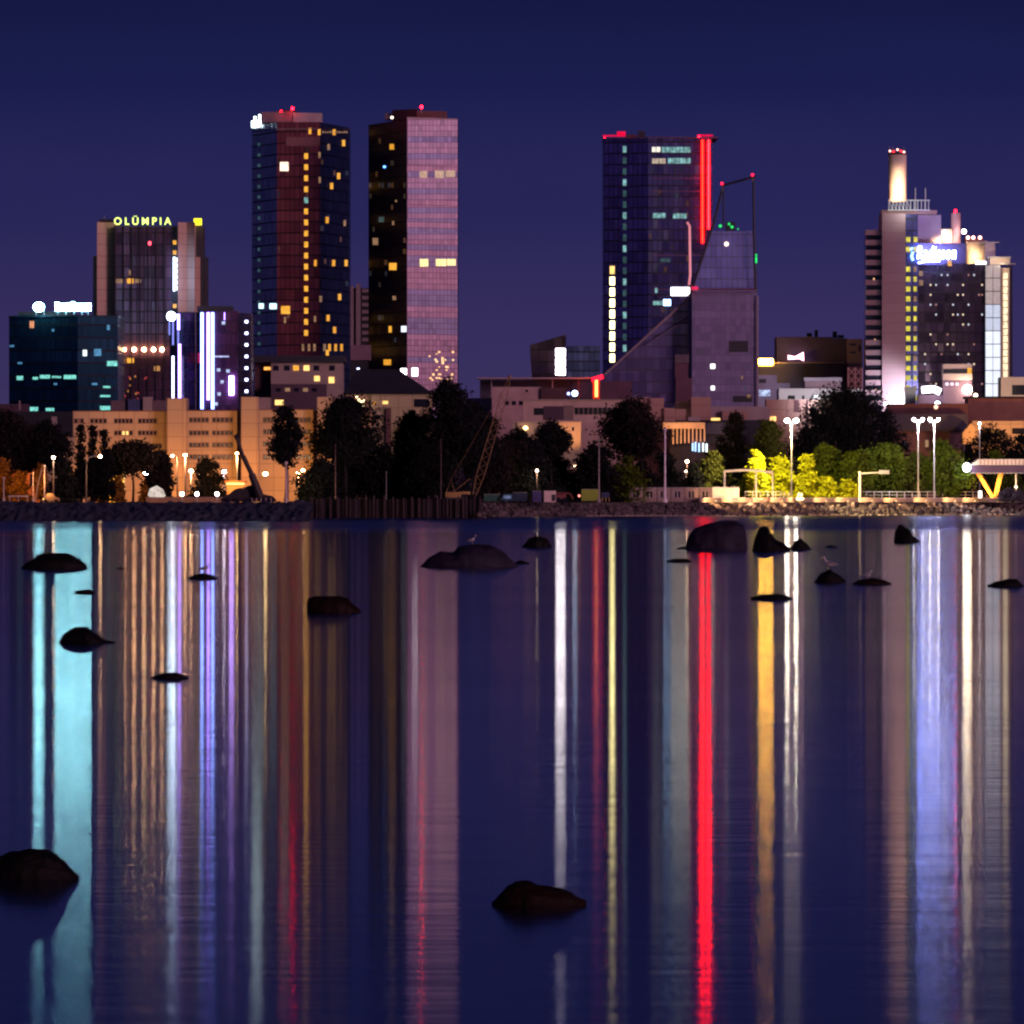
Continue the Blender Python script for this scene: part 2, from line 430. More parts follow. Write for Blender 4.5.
# sheet pile wall
M_pile = surf('rusty_sheet_pile', (.014, .006, .012), .7, scale=.5, var=.5, streak=True)
r = root('sheet_pile_wall', ((397-512)*1555/S, 1555, 0), 'dark rusty sheet pile wall in front of the tall black trees', 'retaining wall')
mb = MB(); prof = []
x0, x1 = (309-512)*1552/S, (483-512)*1552/S; k = 0; x = x0
pts = []
while x < x1:
    for dx, dy in ((0, 0), (.45, 0), (.65, .5), (1.1, .5)): pts.append((x+dx, 1552+dy))
    x += 1.3
for (ax, ay), (bx, by) in zip(pts, pts[1:]):
    mb.face([(ax, ay, -1), (bx, by, -1), (bx, by, 3.7), (ax, ay, 3.7)])
    mb.face([(ax, ay, 3.7), (bx, by, 3.7), (bx, by+.25, 3.7), (ax, ay+.25, 3.7)])
mb.build('piles', M_pile, r)
mb = MB(); mb.box(x0, x1, 1552.6, 1553.2, 3.4, 3.62); mb.build('capping_beam', surf('capping_steel', (.07, .04, .05), .6), r)
mb = MB()
for px in list(range(312, 480, 9))+[459, 463, 467, 479]:
    X = (px-512)*1552/S+random.uniform(-.3, .3); h = random.uniform(3.9, 4.5) if px not in (463, 467) else 4.7
    mb.cyl((X, 1551.5), .16, -1, h, 8)
mb.build('timber_fenders', surf('old_timber', (.035, .022, .03), .8, var=.5), r, kind='stuff')

# rubble revetment: stones nobody could count
def stone(mb, c, r, seed):
    vs = []; fs = []
    nu, nv = 6, 4
    for j in range(nv+1):
        t = math.pi*j/nv
        for i in range(nu):
            a = 2*math.pi*i/nu
            d = Vector((math.sin(t)*math.cos(a), math.sin(t)*math.sin(a)*.9, math.cos(t)*.75))
            k = 1+.35*noise.noise(d*1.7+Vector((seed, 0, 0)))
            vs.append(Vector(c)+d*r*k)
    for j in range(nv):
        for i in range(nu):
            fs.append((j*nu+i, (j+1)*nu+i, (j+1)*nu+(i+1) % nu, j*nu+(i+1) % nu))
    mb.raw(vs, fs)
m, nt, p = newmat('revetment_stone')
g = nt.node('ShaderNodeNewGeometry'); tcn = nt.node('ShaderNodeTexCoord'); nn = nt.node('ShaderNodeTexNoise'); nn.inputs['Scale'].default_value = 1.5
nt.link(tcn.outputs['Object'], nn.inputs['Vector'])
c1 = nt.mixc(g.outputs['Random Per Island'], (.035, .025, .03), (.24, .18, .18))
nt.link(nt.mixc(nn.outputs[0], (.04, .03, .035), c1), p.inputs['Base Color']); p.inputs['Roughness'].default_value = .8
M_stone = m
mb = MB()
def shoreY(px):
    for (a, ya), (b, yb) in zip(SHORE, SHORE[1:]):
        if a <= px <= b: return ya+(yb-ya)*(px-a)/(b-a)
    return SHORE[-1][1]
i = 0
px = 482.0
while px < 1050:
    Y = shoreY(px)
    for row in range(6):
        t = (row+random.uniform(-.35, .35))/5.5
        rr = random.choice([.35, .45, .55, .7])*random.uniform(.8, 1.2)
        X = (px-512)*Y/S
        stone(mb, (X+random.uniform(-.7, .7), Y-7.5+7*t, .05+2.6*t), rr, i*1.37); i += 1
    px += random.uniform(1.7, 2.7)
o = mb.build('shore_rubble', M_stone); props(o, 'pale and dark broken stones heaped along the right-hand shore', 'rubble', kind='stuff')
mb = MB()                                   # pale gravel spit at the waterline
for k in range(260):
    px = random.uniform(585, 1020) if k > 90 else random.uniform(595, 720)
    Y = shoreY(px)-8.5-random.uniform(0, 2)
    stone(mb, ((px-512)*Y/S, Y, .08), random.uniform(.2, .35), k*.77)
o = mb.build('waterline_gravel', surf('pale_gravel', (.38, .3, .26), .8)); props(o, 'pale gravel along the waterline below the broken stones', 'gravel', kind='stuff')

# low parapet wall lit by the lamps along the promenade
r = root('parapet_wall', W(800, 500, 1790), 'low pale promenade wall glowing warm under the lamps on the right shore', 'wall')
mb = MB(); seg = [(700, 1763), (850, 1822), (1000, 1880), (1100, 1915)]
mc = MB()
for (a, ya), (b, yb) in zip(seg, seg[1:]):
    A = W(a, 0, ya); B = W(b, 0, yb)
    mb.hexa([(A.x, A.y, 2.6), (B.x, B.y, 2.6), (B.x, B.y+.5, 2.6), (A.x, A.y+.5, 2.6), (A.x, A.y, 3.85), (B.x, B.y, 3.85), (B.x, B.y+.5, 3.85), (A.x, A.y+.5, 3.85)])
    mc.hexa([(A.x, A.y-.1, 3.853), (B.x, B.y-.1, 3.853), (B.x, B.y+.6, 3.853), (A.x, A.y+.6, 3.853), (A.x, A.y-.1, 4.02), (B.x, B.y-.1, 4.02), (B.x, B.y+.6, 4.02), (A.x, A.y+.6, 4.02)])
mb.build('wall', surf('promenade_concrete', (.42, .34, .26), .8), r); mc.build('coping', surf('coping_concrete', (.6, .52, .44), .7), r)

# ------------------------------------------------------------------ rocks in the water
def rockmat(name, col, top):
    m, nt, p = newmat(name)
    tcn = nt.node('ShaderNodeTexCoord'); n1 = nt.node('ShaderNodeTexNoise'); n1.inputs['Scale'].default_value = 6; n1.inputs['Detail'].default_value = 8
    nt.link(tcn.outputs['Generated'], n1.inputs['Vector'])
    nt.link(nt.mixc(n1.outputs[0], col, top), p.inputs['Base Color'])
    p.inputs['Roughness'].default_value = .65; p.inputs['Specular IOR Level'].default_value = .12
    b = nt.node('ShaderNodeBump'); b.inputs['Strength'].default_value = .5; b.inputs['Distance'].default_value = .08
    nt.link(n1.outputs[0], b.inputs['Height']); nt.link(b.outputs[0], p.inputs['Normal'])
    return m
M_rock = rockmat('wet_dark_rock', (.0008, .0006, .0009), (.004, .003, .0035))
M_rock2 = rockmat('rock_skylight_tint', (.0015, .0013, .002), (.04, .03, .06))  # mauve tone stands in for sky light on the tops
M_rock3 = rockmat('rusty_rock', (.001, .0006, .0005), (.016, .004, .002))
def rock(prof, wl, mat, label, seed, depth=.55, group='rocks standing in the water'):
    Y = 28000/(wl-500)
    pxs = [q[0] for q in prof]; a, b = pxs[0], pxs[-1]
    NU, NV = 56, 26; wpx = (b-a)*Y/S; D = wpx*depth/2; hmax = (wl-min(q[1] for q in prof))*Y/S
    Yc = Y+D
    def hgt(px):
        for (x0, y0), (x1, y1) in zip(prof, prof[1:]):
            if x0 <= px <= x1:
                t = (px-x0)/(x1-x0); t = t*t*(3-2*t)*.5+t*.5
                return max(0, (wl-(y0+(y1-y0)*t)))*Y/S
        return 0
    vs = []; fs = []
    for i in range(NU+1):
        u = i/NU; px = a+(b-a)*u; h = hgt(px)
        s = max(0, math.sin(math.pi*u))**.55
        for j in range(NV+1):
            t = math.pi*j/NV
            q = Vector(((px-512)*Y/S, Yc-math.cos(t)*D*(s*.9+.02), (h*1.0)*max(0,math.sin(t))**.75-.02*hmax))
            k = hmax
            d = noise.noise_vector(q*(1.6/k)+Vector((seed*3.1, seed, 0)))*.09*k+noise.noise_vector(q*(5/k)+Vector((seed, 0, seed)))*.04*k
            d.z *= min(1, q.z/(k*.25)+.05) if q.z > 0 else 0
            vs.append(q+Vector((d.x*.5, d.y, d.z*.7)))
    for i in range(NU):
        for j in range(NV):
            c = i*(NV+1)+j; fs.append((c, c+NV+1, c+NV+2, c+1))
    vs2 = []
    for i in range(NU+1):                    # skirts reach below the surface
        for j in (0, NV): 
            v = vs[i*(NV+1)+j]; vs2.append(Vector((v.x, v.y, -.4*hmax-.05)))
    n0 = len(vs); vs += vs2
    for i in range(NU):
        c = i*(NV+1); d = n0+i*2; fs.append((c, d, d+2, c+NV+1))
        c = i*(NV+1)+NV; d = n0+i*2+1; fs.append((c, c+NV+1, d+2, d))
    o = MB().raw(vs, fs).build('rock', mat, smooth=True)
    solo(o, label, 'rock', group); return o
R = rock
R([(20, 568), (26, 562), (38, 554), (50, 552), (66, 553), (78, 558), (85, 564), (87, 568)], 569, M_rock, 'broad flat-topped black rock in the pale cyan light streak, far left', 1)
R([(72, 593), (80, 590), (90, 589), (95, 592)], 593.5, M_rock, 'small low black rock between two larger rocks in the cyan streak', 2)
R([(115, 568.5), (121, 567), (127, 568.5)], 569, M_rock, 'tiny sliver of rock just breaking the surface right of the cyan streak', 3)
R([(57, 642), (66, 632), (75, 627), (86, 627), (97, 634), (106, 640), (115, 642)], 643, M_rock, 'peaked black rock with thin tips on both sides, second large one down on the left', 4)
R([(150, 677), (163, 673), (176, 672.5), (188, 677)], 678.5, M_rock, 'thin flat black rock below the purple light streaks', 5)
R([(187, 578), (194, 574.5), (204, 573), (212, 575), (217, 578)], 579, M_rock, 'low black rock with a gull on it in the violet light streak', 6)
R([(306.5, 604), (308, 598), (316, 596), (338, 596), (346, 598), (354, 605), (361, 610)], 612.5, M_rock3, 'blunt rock with a rusty left end in the crimson streak', 7)
R([(420, 566), (430, 556), (441, 551.5), (452, 552), (460, 546), (472, 543.5), (490, 544.5), (503, 551), (513, 560), (519, 565)], 567, M_rock2, 'largest humped dark rock with a gull on top, near the middle', 8)
R([(514, 563), (520, 560), (530, 563)], 563.8, M_rock, 'tiny black rock touching the right end of the big humped rock', 9)
R([(522, 546), (530, 538), (537, 535.5), (546, 538), (552, 546)], 547.5, M_rock, 'small domed dark rock beside the white light streak', 10)
R([(685, 548), (688, 538), (696, 528), (708, 524), (720, 521), (735, 520.5), (744, 524), (747, 535), (748, 549)], 549.5, M_rock2, 'tall rounded grey boulder above the red light streak', 11, depth=.7)
R([(677, 548), (683, 546.5), (690, 548)], 549, M_rock, 'thin rock tip poking out left of the tall rounded boulder', 12)
R([(667, 561), (675, 558.5), (685, 558), (692, 561)], 562.3, M_rock, 'low flat rock in front of the tall rounded boulder', 13)
R([(752, 550), (756, 535), (760, 527), (767, 526), (772, 534), (777, 540), (784, 543), (791, 548)], 551, M_rock, 'steep black rock with a long low tail to its right in the yellow streak', 14, depth=.8)
R([(790, 548), (796, 541), (800, 538), (807, 543), (812, 548)], 549.4, M_rock, 'small pointed rock crossing the bright white streak', 15)
R([(826, 546.5), (831, 545), (838, 546.5)], 547.4, M_rock, 'tiny rock chip right of the small pointed rock', 16)
R([(814, 581), (822, 573), (830, 569), (837, 573), (846, 580)], 582.5, M_rock, 'conical dark rock with a standing gull on its peak', 17)
R([(853, 583), (860, 579.5), (872, 578), (884, 580), (892, 583)], 584.5, M_rock3, 'low reddish rock with a distant gull, right of the conical rock', 18)
R([(894, 541), (896, 530), (900, 524), (908, 528), (916, 536), (921, 541)], 542.5, M_rock, 'wedge-shaped rock with its sharp peak on the left, near the far shore', 19)
R([(988, 585), (998, 581), (1010, 578.5), (1018, 579), (1024, 585)], 586.6, M_rock, 'low dark rock at the right edge of the picture', 20)
R([(751, 597), (762, 594.5), (776, 593.5), (785, 595), (793, 598)], 599.5, M_rock, 'flat black rock lying across the yellow streak', 21)
R([(-24, 874), (-8, 860), (10, 852), (25, 849), (42, 850), (54, 854), (62, 861), (69, 869), (77, 876)], 880, M_rock, 'large near black rock at the lower left edge', 22)
R([(492, 903), (500, 895), (507, 886), (516, 882), (530, 882), (541, 886), (560, 889), (570, 892), (579, 898), (587, 901)], 906, M_rock3, 'near rock with a hump on its left at the bottom middle', 23)

# ------------------------------------------------------------------ gulls
M_gullw = surf('white_feathers', (.38, .35, .38), .8, scale=3); M_gullg = surf('grey_feathers', (.16, .15, .17), .8, scale=3); M_beak = surf('yellow_beak', (.5, .3, .05), .5, scale=3)
def gull(px, py, Y, face, label, sz=.42):
    b = W(px, py, Y); r = root('gull', b, label, 'gull', 'gulls resting on rocks')
    f = face; k = sz/.42
    def Pt(x, z, y=0): return b+Vector((x*f*k, y*k, z*k))
    mb = MB(); mb.tube([Pt(-.30, .17), Pt(-.22, .19), Pt(-.10, .21), Pt(.02, .23), Pt(.10, .27), Pt(.14, .34), Pt(.16, .40), Pt(.19, .435), Pt(.225, .435), Pt(.24, .43)],
                       [.008*k, .035*k, .075*k, .09*k, .075*k, .042*k, .04*k, .046*k, .03*k, .01*k], 12)
    mb.build('body', M_gullw, r, smooth=True)
    for s in (-1, 1):
        mb = MB(); mb.tube([Pt(.06, .26, s*.07), Pt(-.05, .25, s*.085), Pt(-.2, .21, s*.05), Pt(-.36, .18, s*.015)], [.03*k, .05*k, .035*k, .006*k], 8); mb.build('wing', M_gullg, r, smooth=True)
        mb = MB(); mb.tube([Pt(.02, .16, s*.03), Pt(.02, -.02, s*.03)], .009*k, 6); mb.tube([Pt(.0, -.01, s*.03), Pt(.07, -.02, s*.03)], .01*k, 6); mb.build('leg', M_beak, r)
    mb = MB(); mb.tube([Pt(.235, .43), Pt(.30, .415)], .014*k, 8, .003*k); mb.build('beak', M_beak, r)
gull(205, 573.4, 354.5, 1, 'dark hunched gull on the low rock in the violet streak')
gull(472, 543.9, 419, 1, 'pale gull on top of the big humped rock')
gull(829, 570, 342, -1, 'upright gull with white breast on the conical rock', .52)
gull(868, 578.6, 333, 1, 'small pale gull standing on the low reddish rock', .3)

# ------------------------------------------------------------------ buildings
def building(name, px, Y, label, cat='building', group=None):
    return root(name, ((px-512)*Y/S, Y, LAND), label, cat, group)
def beacon(parent, px, py, Y, r=.9, mat=None):
    MB().ball(W(px, py, Y), r*.55).build('beacon', mat or G_red, parent, smooth=True)
    a = W(px, py, Y); MB().cyl((a.x, a.y), .12, a.z-2.2, a.z-r*.8, 6).build('beacon_mast', M_metal, parent)

# --- teal office block, far left
B = building('office_block', 63, 2200, 'dark teal glass office block with white rooftop sign, far left')
F = [(9, 2215), (78, 2200), (118, 2212)]
G_t = curtain('dark_teal_glass', (.03, .14, .19), .85, .22, 1.5, 3.5, (.006, .012, .02), .15, .5, .5, .02, alt=(.02, .12, .17))
prism(F, 316, B, 'wall', [G_t, M_roofd], 35, roof=True)
prism([(8.5, 2214), (78, 2199.4), (118.5, 2211)], 314.6, B, 'parapet', surf('teal_parapet', (.02, .05, .07), .5), 36, q0=316.2)
A_, B_ = F[0], F[1]; C_ = F[2]
G_c1 = glow('teal_office_light', (.25, .85, .75), .9, .7, 1.2); G_c2 = glow('blue_office_light', (.15, .5, .9), .5, .7, 1.2)
for rct in [(17, 23, 376, 380), (33, 38, 377, 379.5), (40, 50, 375, 378.5), (52, 61, 376, 378), (64, 76, 375, 379), (28, 38, 407, 411), (46, 54, 408, 411)]: win(B, A_, B_, *rct, G_c1, 'lit_window')
for rct in [(10, 14, 345, 347), (18, 22, 362, 364), (54, 57, 383, 385), (52, 54, 329, 331.5)]: win(B, A_, B_, *rct, G_c2, 'lit_window')
for rct in [(107, 117, 361, 366), (100, 110, 395, 397), (103, 110, 386, 388), (92, 97, 383, 385), (100, 110, 406, 410), (94, 101, 349, 356)]: win(B, B_, C_, *rct, G_c1 if rct[0] > 99 else G_c2, 'lit_window')
win(B, B_, C_, 83, 86.5, 350, 356, glow('cool_white_room', (.8, 1, .95), 2), 'lit_window')
win(B, A_, B_, 30, 34, 321, 328, glow('orange_room', (1, .4, .2), .8, .6), 'lit_window'); win(B, B_, C_, 107, 109.5, 325, 330, G_c2, 'lit_window')
G_sign = glow('cyan_white_sign', (.34, .86, 1), 50)
sg = MB(); 
for px in (36, 44, 58, 66, 74, 82, 88): a = W(px, 316, 2205); sg.cyl((a.x, a.y), .15, a.z, a.z+3.4, 6)
sg = sg.build('sign_frame', M_metal, B)
MB().ball(W(38.7, 307, 2204), 1.7*.9, .5, 1.3, 20, 12).build('sign_emblem', G_sign, sg, smooth=True)
for k in range(9):
    x = 55.2+k*4.0; hh = [302.2, 303.6, 303.6, 303.2, 302, 303.6, 303.6, 303.6, 303.2][k]
    MB().pbox(x, x+3.55, hh, 310.8, 2204, .5).build('sign_letter', G_sign, sg)
prism([(18, 2225), (70, 2225)], 311.5, B, 'plant_room', M_dark, 15, q0=315)

# --- tall hotel with concrete flanks and the OLÜMPIA sign
B = building('hotel_tower', 148, 2350, 'tall hotel tower with pale concrete flanks and yellow lettering on its roof')
M_olc = curtain('hotel_concrete', (.55, .37, .30), 0, .8, 40, 3.3, (.42, .27, .22), .1, .3, .05, 0, spec=.2, mullrough=.8)
G_ol = curtain('hotel_dark_glass', (.20, .10, .17), .8, .28, 2.1, 3.3, (.05, .025, .045), .35, .5, .5, .03)
prism([(97, 2350.5), (116, 2355)], 222, B, 'flank', M_olc, 22)
prism([(93, 2352.5), (115.5, 2357)], 256, B, 'flank_step', M_olc, 16)
prism([(115, 2350), (172.5, 2350)], 226, B, 'glass_front', [G_ol, M_roofd], 30, roof=True)
prism([(172.5, 2353), (178, 2353)], 226, B, 'recess', M_dark, 24)
prism([(178, 2349), (187, 2353)], 222, B, 'flank', M_olc, 24)
prism([(187, 2353), (194.5, 2350)], 222, B, 'flank', M_olc, 24)
prism([(194.5, 2357), (200, 2357)], 257, B, 'flank_step', M_olc, 18)
prism([(194.5, 2360), (203, 2360)], 226, B, 'end_wall', M_dark, 16)
prism([(199.8, 2362), (207, 2362)], 257, B, 'end_wall', M_dark, 12)
A_, B_ = (115, 2350), (172.5, 2350)
mb = MB()
for k in range(8): x = 115.4+k*8.1; a = W(x, 500, 2350); mb.box(a.x-.18, a.x+.18, 2349.5, 2350, 10, W(0, 226, 2350).z)
mb.build('mullion_fins', surf('dark_fin', (.02, .015, .025), .5), B)
for rct, mt in [((116, 122.5, 279, 283), G_dim), ((127, 133.5, 278.5, 283.5), G_yel), ((135, 141, 279, 283), G_dim), ((128.8, 132, 270, 275), G_dim),
                ((127, 134, 358, 363), G_yel), ((121, 125, 359, 363), G_yel), ((154, 160, 366, 371), glow('brown_room', (1, .45, .15), .5))]: win(B, A_, B_, *rct, mt, 'lit_window')
win(B, A_, B_, 148, 151, 241.5, 245, glow('red_room_lamp', (1, .05, .08), 6), 'red_lamp')
gl_ = glow('restaurant_white_lamps', (1, .52, .24), 75)
for x in (124, 134, 144, 153.5, 162): MB().ball(W(x, 349.5, 2349), .55).build('front_lamp', gl_, B, smooth=True)
sm = glow('small_crimson_room', (1, .1, .12), .35, .8); so_ = glow('small_amber_room', (1, .4, .1), .4, .8)
for k in range(14):
    x = random.uniform(122, 150); y = random.uniform(372, 402); win(B, A_, B_, x, x+1.6, y, y+2, random.choice([sm, so_]), 'lit_window')
for y in (242.5, 252.5, 306): win(B, (172.5, 2353), (178, 2353), 172.8, 176.5, y-2, y+2, G_yel, 'lit_window')
G_vs = glow('blue_white_vertical_sign', (.62, .78, 1), 5)
s_ = MB().pbox(173.2, 175.2, 257, 291, 2352, .5).build('vertical_sign', G_vs, B)
for k in range(6): 
    y = 258+k*5.6; MB().pbox(175.6, 177.2, y, y+4.0, 2351.6, .5).build('sign_letter', G_vs, s_)
for y in (256, 264, 272, 280, 288, 296, 304): lamp_light('sign_glow', W(176.5, y, 2344.5), 150, (.45, .60, 1), B, .6, target=W(182, y, 2350), size=120)
sf = MB().pbox(113, 173, 226.1, 226.8, 2348.6, .4).build('roof_sign_frame', M_metal, B)
text_mesh('OLÜMPIA', 114.2, 171, 215.8, 224.8, 2349, glow('yellow_green_letters', (.78, 1, .18), 2.6), sf, bold=.004)
G_ye = glow('yellow_sign', (1, .85, .02), 2.2)
MB().pbox(193.8, 201.5, 218.5, 225, 2358, 1.5).build('square_sign', G_ye, B)
prism([(99, 2360), (112, 2360)], 219, B, 'lift_housing', M_dark, 10, q0=222); MB().cyl((W(104, 0, 2362).x, 2362), .15, W(0, 222, 2362).z, W(0, 216, 2362).z, 6).build('antenna', M_metal, B)

# --- block with vertical neon tubes
B = building('office_tower', 208, 2240, 'purple office tower striped with white and blue vertical light tubes')
G_n = curtain('purple_dark_glass', (.22, .09, .18), .8, .25, 1.4, 3.4, (.02, .01, .03), .12, .3, .5, .03)
G_nb = curtain('black_dark_glass', (.06, .05, .1), .8, .25, 1.4, 3.4, (.01, .01, .015), .12, .3, .5, .03)
prism([(170, 2246), (184, 2240), (198, 2244)], 312, B, 'west_wing', [G_nb, M_roofd], 20, roof=True)
prism([(198, 2244), (203, 2238), (238, 2238)], 311, B, 'main_block', [G_n, M_roofd], 25, roof=True)
prism([(238, 2239), (248, 2243), (251, 2244)], 313, B, 'stair_wing', [G_nb, M_roofd], 22, roof=True)
prism([(197, 2243), (232, 2243)], 306, B, 'plant_room', M_dark, 14, q0=311)
T_w = glow('white_light_tube', (.5, .5, 1), 7); T_c = glow('cyan_light_tube', (.22, .34, 1), 8); T_v = glow('violet_light_tube', (.36, .22, 1), 8); T_b = glow('dim_blue_tube', (.2, .25, .9), 1.2)
def vtube(px, q0, q1, Y, mat, wd=.8): MB().tube([W(px, q1, Y), W(px, q0, Y)], wd/2, 8).build('light_tube', mat, B)
vtube(202, 312.5, 409, 2237, T_c); vtube(208.2, 312.5, 400, 2236.6, T_v); vtube(212.6, 312.5, 409, 2236.6, T_c)
vtube(178.6, 314, 330, 2239, T_v, .7); vtube(178.2, 331, 344, 2239, T_b, .5); vtube(179.6, 344, 409, 2239, T_v, .8); vtube(173, 356, 409, 2242, T_w, .6)
vtube(173, 319, 345, 2242, T_b, .5); vtube(169.4, 320, 335, 2244, T_b, .4); vtube(231.4, 376, 395, 2236, glow('thick_violet_tube', (.5, .32, 1), 20), 1.3)
T_s = glow('pale_strip', (.5, .55, .9), 1.2, .6)
win(B, (203, 2238), (238, 2238), 214, 229, 355.8, 357.2, T_s, 'ledge_light'); win(B, (203, 2238), (238, 2238), 224.2, 224.9, 312.5, 320, T_v, 'ledge_light')
G_nw = glow('cold_blue_room', (.55, .65, 1), .9, .7)
for x, y in ((218.5, 370), (228, 371), (222, 382), (199.5, 381), (200, 370), (223.5, 323), (233, 392), (219, 394), (216, 404)): win(B, (203, 2238), (238, 2238), max(x-1.7, 203.4), x+1.7, y-1.6, y+1.6, G_nw, 'lit_window')
G_dot = glow('stair_white_lamp', (.6, .62, 1), 6)
for k in range(7): win(B, (238, 2239), (248, 2243), 245, 247.6, 320.3+k*11.6, 323+k*11.6, G_dot, 'stair_window')
MB().ball(W(171.3, 316.3, 2238), 1.25).build('globe_lamp', glow('globe_white', (.6, .8, 1), 40), B, smooth=True)
mb = MB()
for z in (330, 345, 362, 380, 396): mb.pbox(195, 197, z, z+1.2, 2236.5, .5)
mb.cyl((W(195.5, 0, 2237).x, 2237), .2, LAND, W(0, 313, 2237).z, 6); mb.build('service_mast', M_maroon, B)
win(B, (198, 2244), (203, 2238), 198.3, 200.4, 353, 363, glow('crimson_panel', (.9, .02, .15), .5, .5), 'lit_window')

# --- left twin tower
TW = 'twin glass hotel towers'
B = building('glass_tower', 300, 2600, 'left twin tower, maroon and black glass with a column of yellow windows', 'tower', TW)
BT1 = B
F = [(252, 2630), (277, 2602), (320, 2600), (349, 2640)]
c1 = curtain('tower_bluish_glass', (.34, .36, .42), .85, .25, 1.6, 3.65, (.03, .04, .06), .2, .5, .5, .05)
c2 = curtain('tower_maroon_glass', (.42, .12, .13), .6, .3, 1.6, 3.65, (.05, .015, .02), .2, .5, .3, .05)
c3 = curtain('tower_black_glass', (.04, .028, .045), .85, .3, 1.6, 3.65, (.008, .006, .01), .2, .5, .6, .04)
prism(F, 122, B, 'wall', [c3, c1, c2, M_roofd], 26, facemats=[1, 2, 0], roof=True)
a, b_, c_, d_ = F
panels(B, a, b_, [(251.9, 277, 128.5, 129.4)], surf('pale_band', (.3, .25, .25), .6), 'cornice', .5)
panels(B, b_, c_, [(277, 320, 128.5, 129.4)], surf('pale_band', (.3, .25, .25), .6), 'cornice', .5)
panels(B, c_, d_, [(320, 349, 128.5, 129.4)], surf('dim_band', (.08, .06, .07), .6), 'cornice', .5)
panels(B, b_, c_, [(286, 320, 137, 146)], surf('rosy_panels', (.28, .13, .14), .6), 'spandrel_band', .2)
for k in range(17): 
    y = 153+k*11.05
    win(B, b_, c_, 304.2, 308, y+.3, y+5.9, G_yel if k != 4 else G_teal, 'stair_window')
G_amb = glow('amber_room_light', (1, .42, .04), .9, .45)
for x, y in ((338.5, 176), (331.5, 186), (327, 220), (315.4, 263), (333.5, 263), (346, 263), (339.5, 297), (328, 318), (334.5, 330), (343.5, 143), (334, 132), (319.2, 132), (310, 131), (327.2, 353)):
    A2, B2 = (c_, d_) if x > 320 else (b_, c_)
    win(B, A2, B2, x-1.3, x+1.3, y-3.1, y+3.1, random.choice([G_amb, G_amb, G_yel]), 'lit_window')
for x, y in ((344.6, 223), (328.6, 147), (319.4+.3, 180), (319.5, 155), (285, 320), (315, 319), (320.6, 299)):
    A2, B2 = (c_, d_) if x > 320.1 else (b_, c_)
    win(B, A2, B2, x-1, x+1, y-3, y+3, G_dim, 'dim_window')
for k in range(11): win(B, c_, d_, 322+k*2.4, 323.3+k*2.4, 131+.3*(k % 3), 133, G_dim, 'crown_window')
win(B, b_, c_, 280, 288.5, 162, 171, glow('bright_white_room', (1, .78, .6), 1.6, .3), 'lit_window'); win(B, b_, c_, 281, 290, 306, 314, G_yel, 'lit_window')
G_cw = glow('cyan_room', (.55, .9, .95), 2.5)
win(B, a, b_, 259.2, 263.4, 303.5, 308.5, G_cw, 'lit_window'); win(B, a, b_, 270, 276.4, 303.5, 309, G_cw, 'lit_window')
for k in range(20): win(B, a, b_, 258, 260.2, 143+k*10.5, 146+k*10.5, G_tealdim, 'dim_window')
for x in (309, 314.5, 324.5, 329.5, 335.5, 341.5, 303): win(B, *((c_, d_) if x > 320 else (b_, c_)), x-1.1, x+1.1, 344, 351, G_amb if x > 326 and x < 342 else G_dim, 'lit_window')
prism([(261, 2615), (292, 2612)], 111.5, B, 'roof_screen', surf('roof_screen_metal', (.35, .28, .30), .6), 12, q0=122)
prism([(293, 2612), (322, 2616)], 112.5, B, 'roof_screen', surf('roof_screen_metal', (.35, .28, .30), .6), 10, q0=122)
prism([(278, 2616), (296, 2616)], 110, B, 'plant_room', M_maroon, 10, q0=122)
beacon(B, 292.5, 108.5, 2610, .8); beacon(B, 281, 111, 2610, .35)
sg = MB().pbox(252.5, 260.5, 119.5, 121.5, 2626, .4).build('sign_frame', M_metal, B)
G_ss = glow('white_blue_sign', (.75, .95, 1), 9)
mb = MB(); mb.pbox(251.5, 261, 121, 127.5, 2625, .5); mb.pbox(254, 256, 116.5, 121, 2625, .5); mb.pbox(258.6, 260.6, 114.5, 121, 2625, .5); mb.build('sign_emblem', G_ss, sg)

# --- right twin tower
B = building('glass_tower', 413, 2560, 'right twin tower, one face black and the other pink and reflective', 'tower', TW)
BT2 = B
F = [(368.5, 2600), (407, 2560), (457.5, 2572)]
c4 = curtain('pink_glass_painted_bands', (.74, .56, .64), .9, .28, 1.45, 1.8, (.24, .12, .17), .16, .16, .26, .06, alt=(.50, .54, .74))  # row tints paint banded reflections into the glass colour
c3b = curtain('tower_shaded_glass', (.035, .022, .06), .0, .3, 1.6, 3.6, (.012, .008, .02), .2, .4, .5, .02, spec=.1)  # shaded-side copy of the glass, dimness and purple lift put into its colour
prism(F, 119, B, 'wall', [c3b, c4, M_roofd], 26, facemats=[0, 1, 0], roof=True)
prism([(407, 2560.05), (457.5, 2572.05)], 117, B, 'parapet', surf('rosy_parapet', (.4, .3, .32), .6), 2, q0=119.2)
a, b_, c_ = F
c4b = curtain('cool_glass_painted_bands', (.50, .55, .80), .9, .28, 1.45, 1.8, (.20, .14, .24), .16, .16, .35, .06, alt=(.82, .68, .78))
panels(B, b_, c_, [(407.2, 457.4, 119.4, 165), (407.2, 457.4, 172, 200), (407.2, 457.4, 207, 219), (407.2, 457.4, 232, 240)], c4b, 'painted_cool_reflection', .06)  # bluish panels paint the cooler reflections onto the upper face
G_pw = glow('peach_room_light', (1, .62, .45), .55, .3); G_py = glow('cream_room_light', (1, .72, .3), 1.6, .25)
for rct in [(419.5, 427, 171, 177.5), (435, 444, 170.5, 178), (445.5, 455, 170.5, 177)]: win(B, b_, c_, *rct, G_pw, 'lit_window')
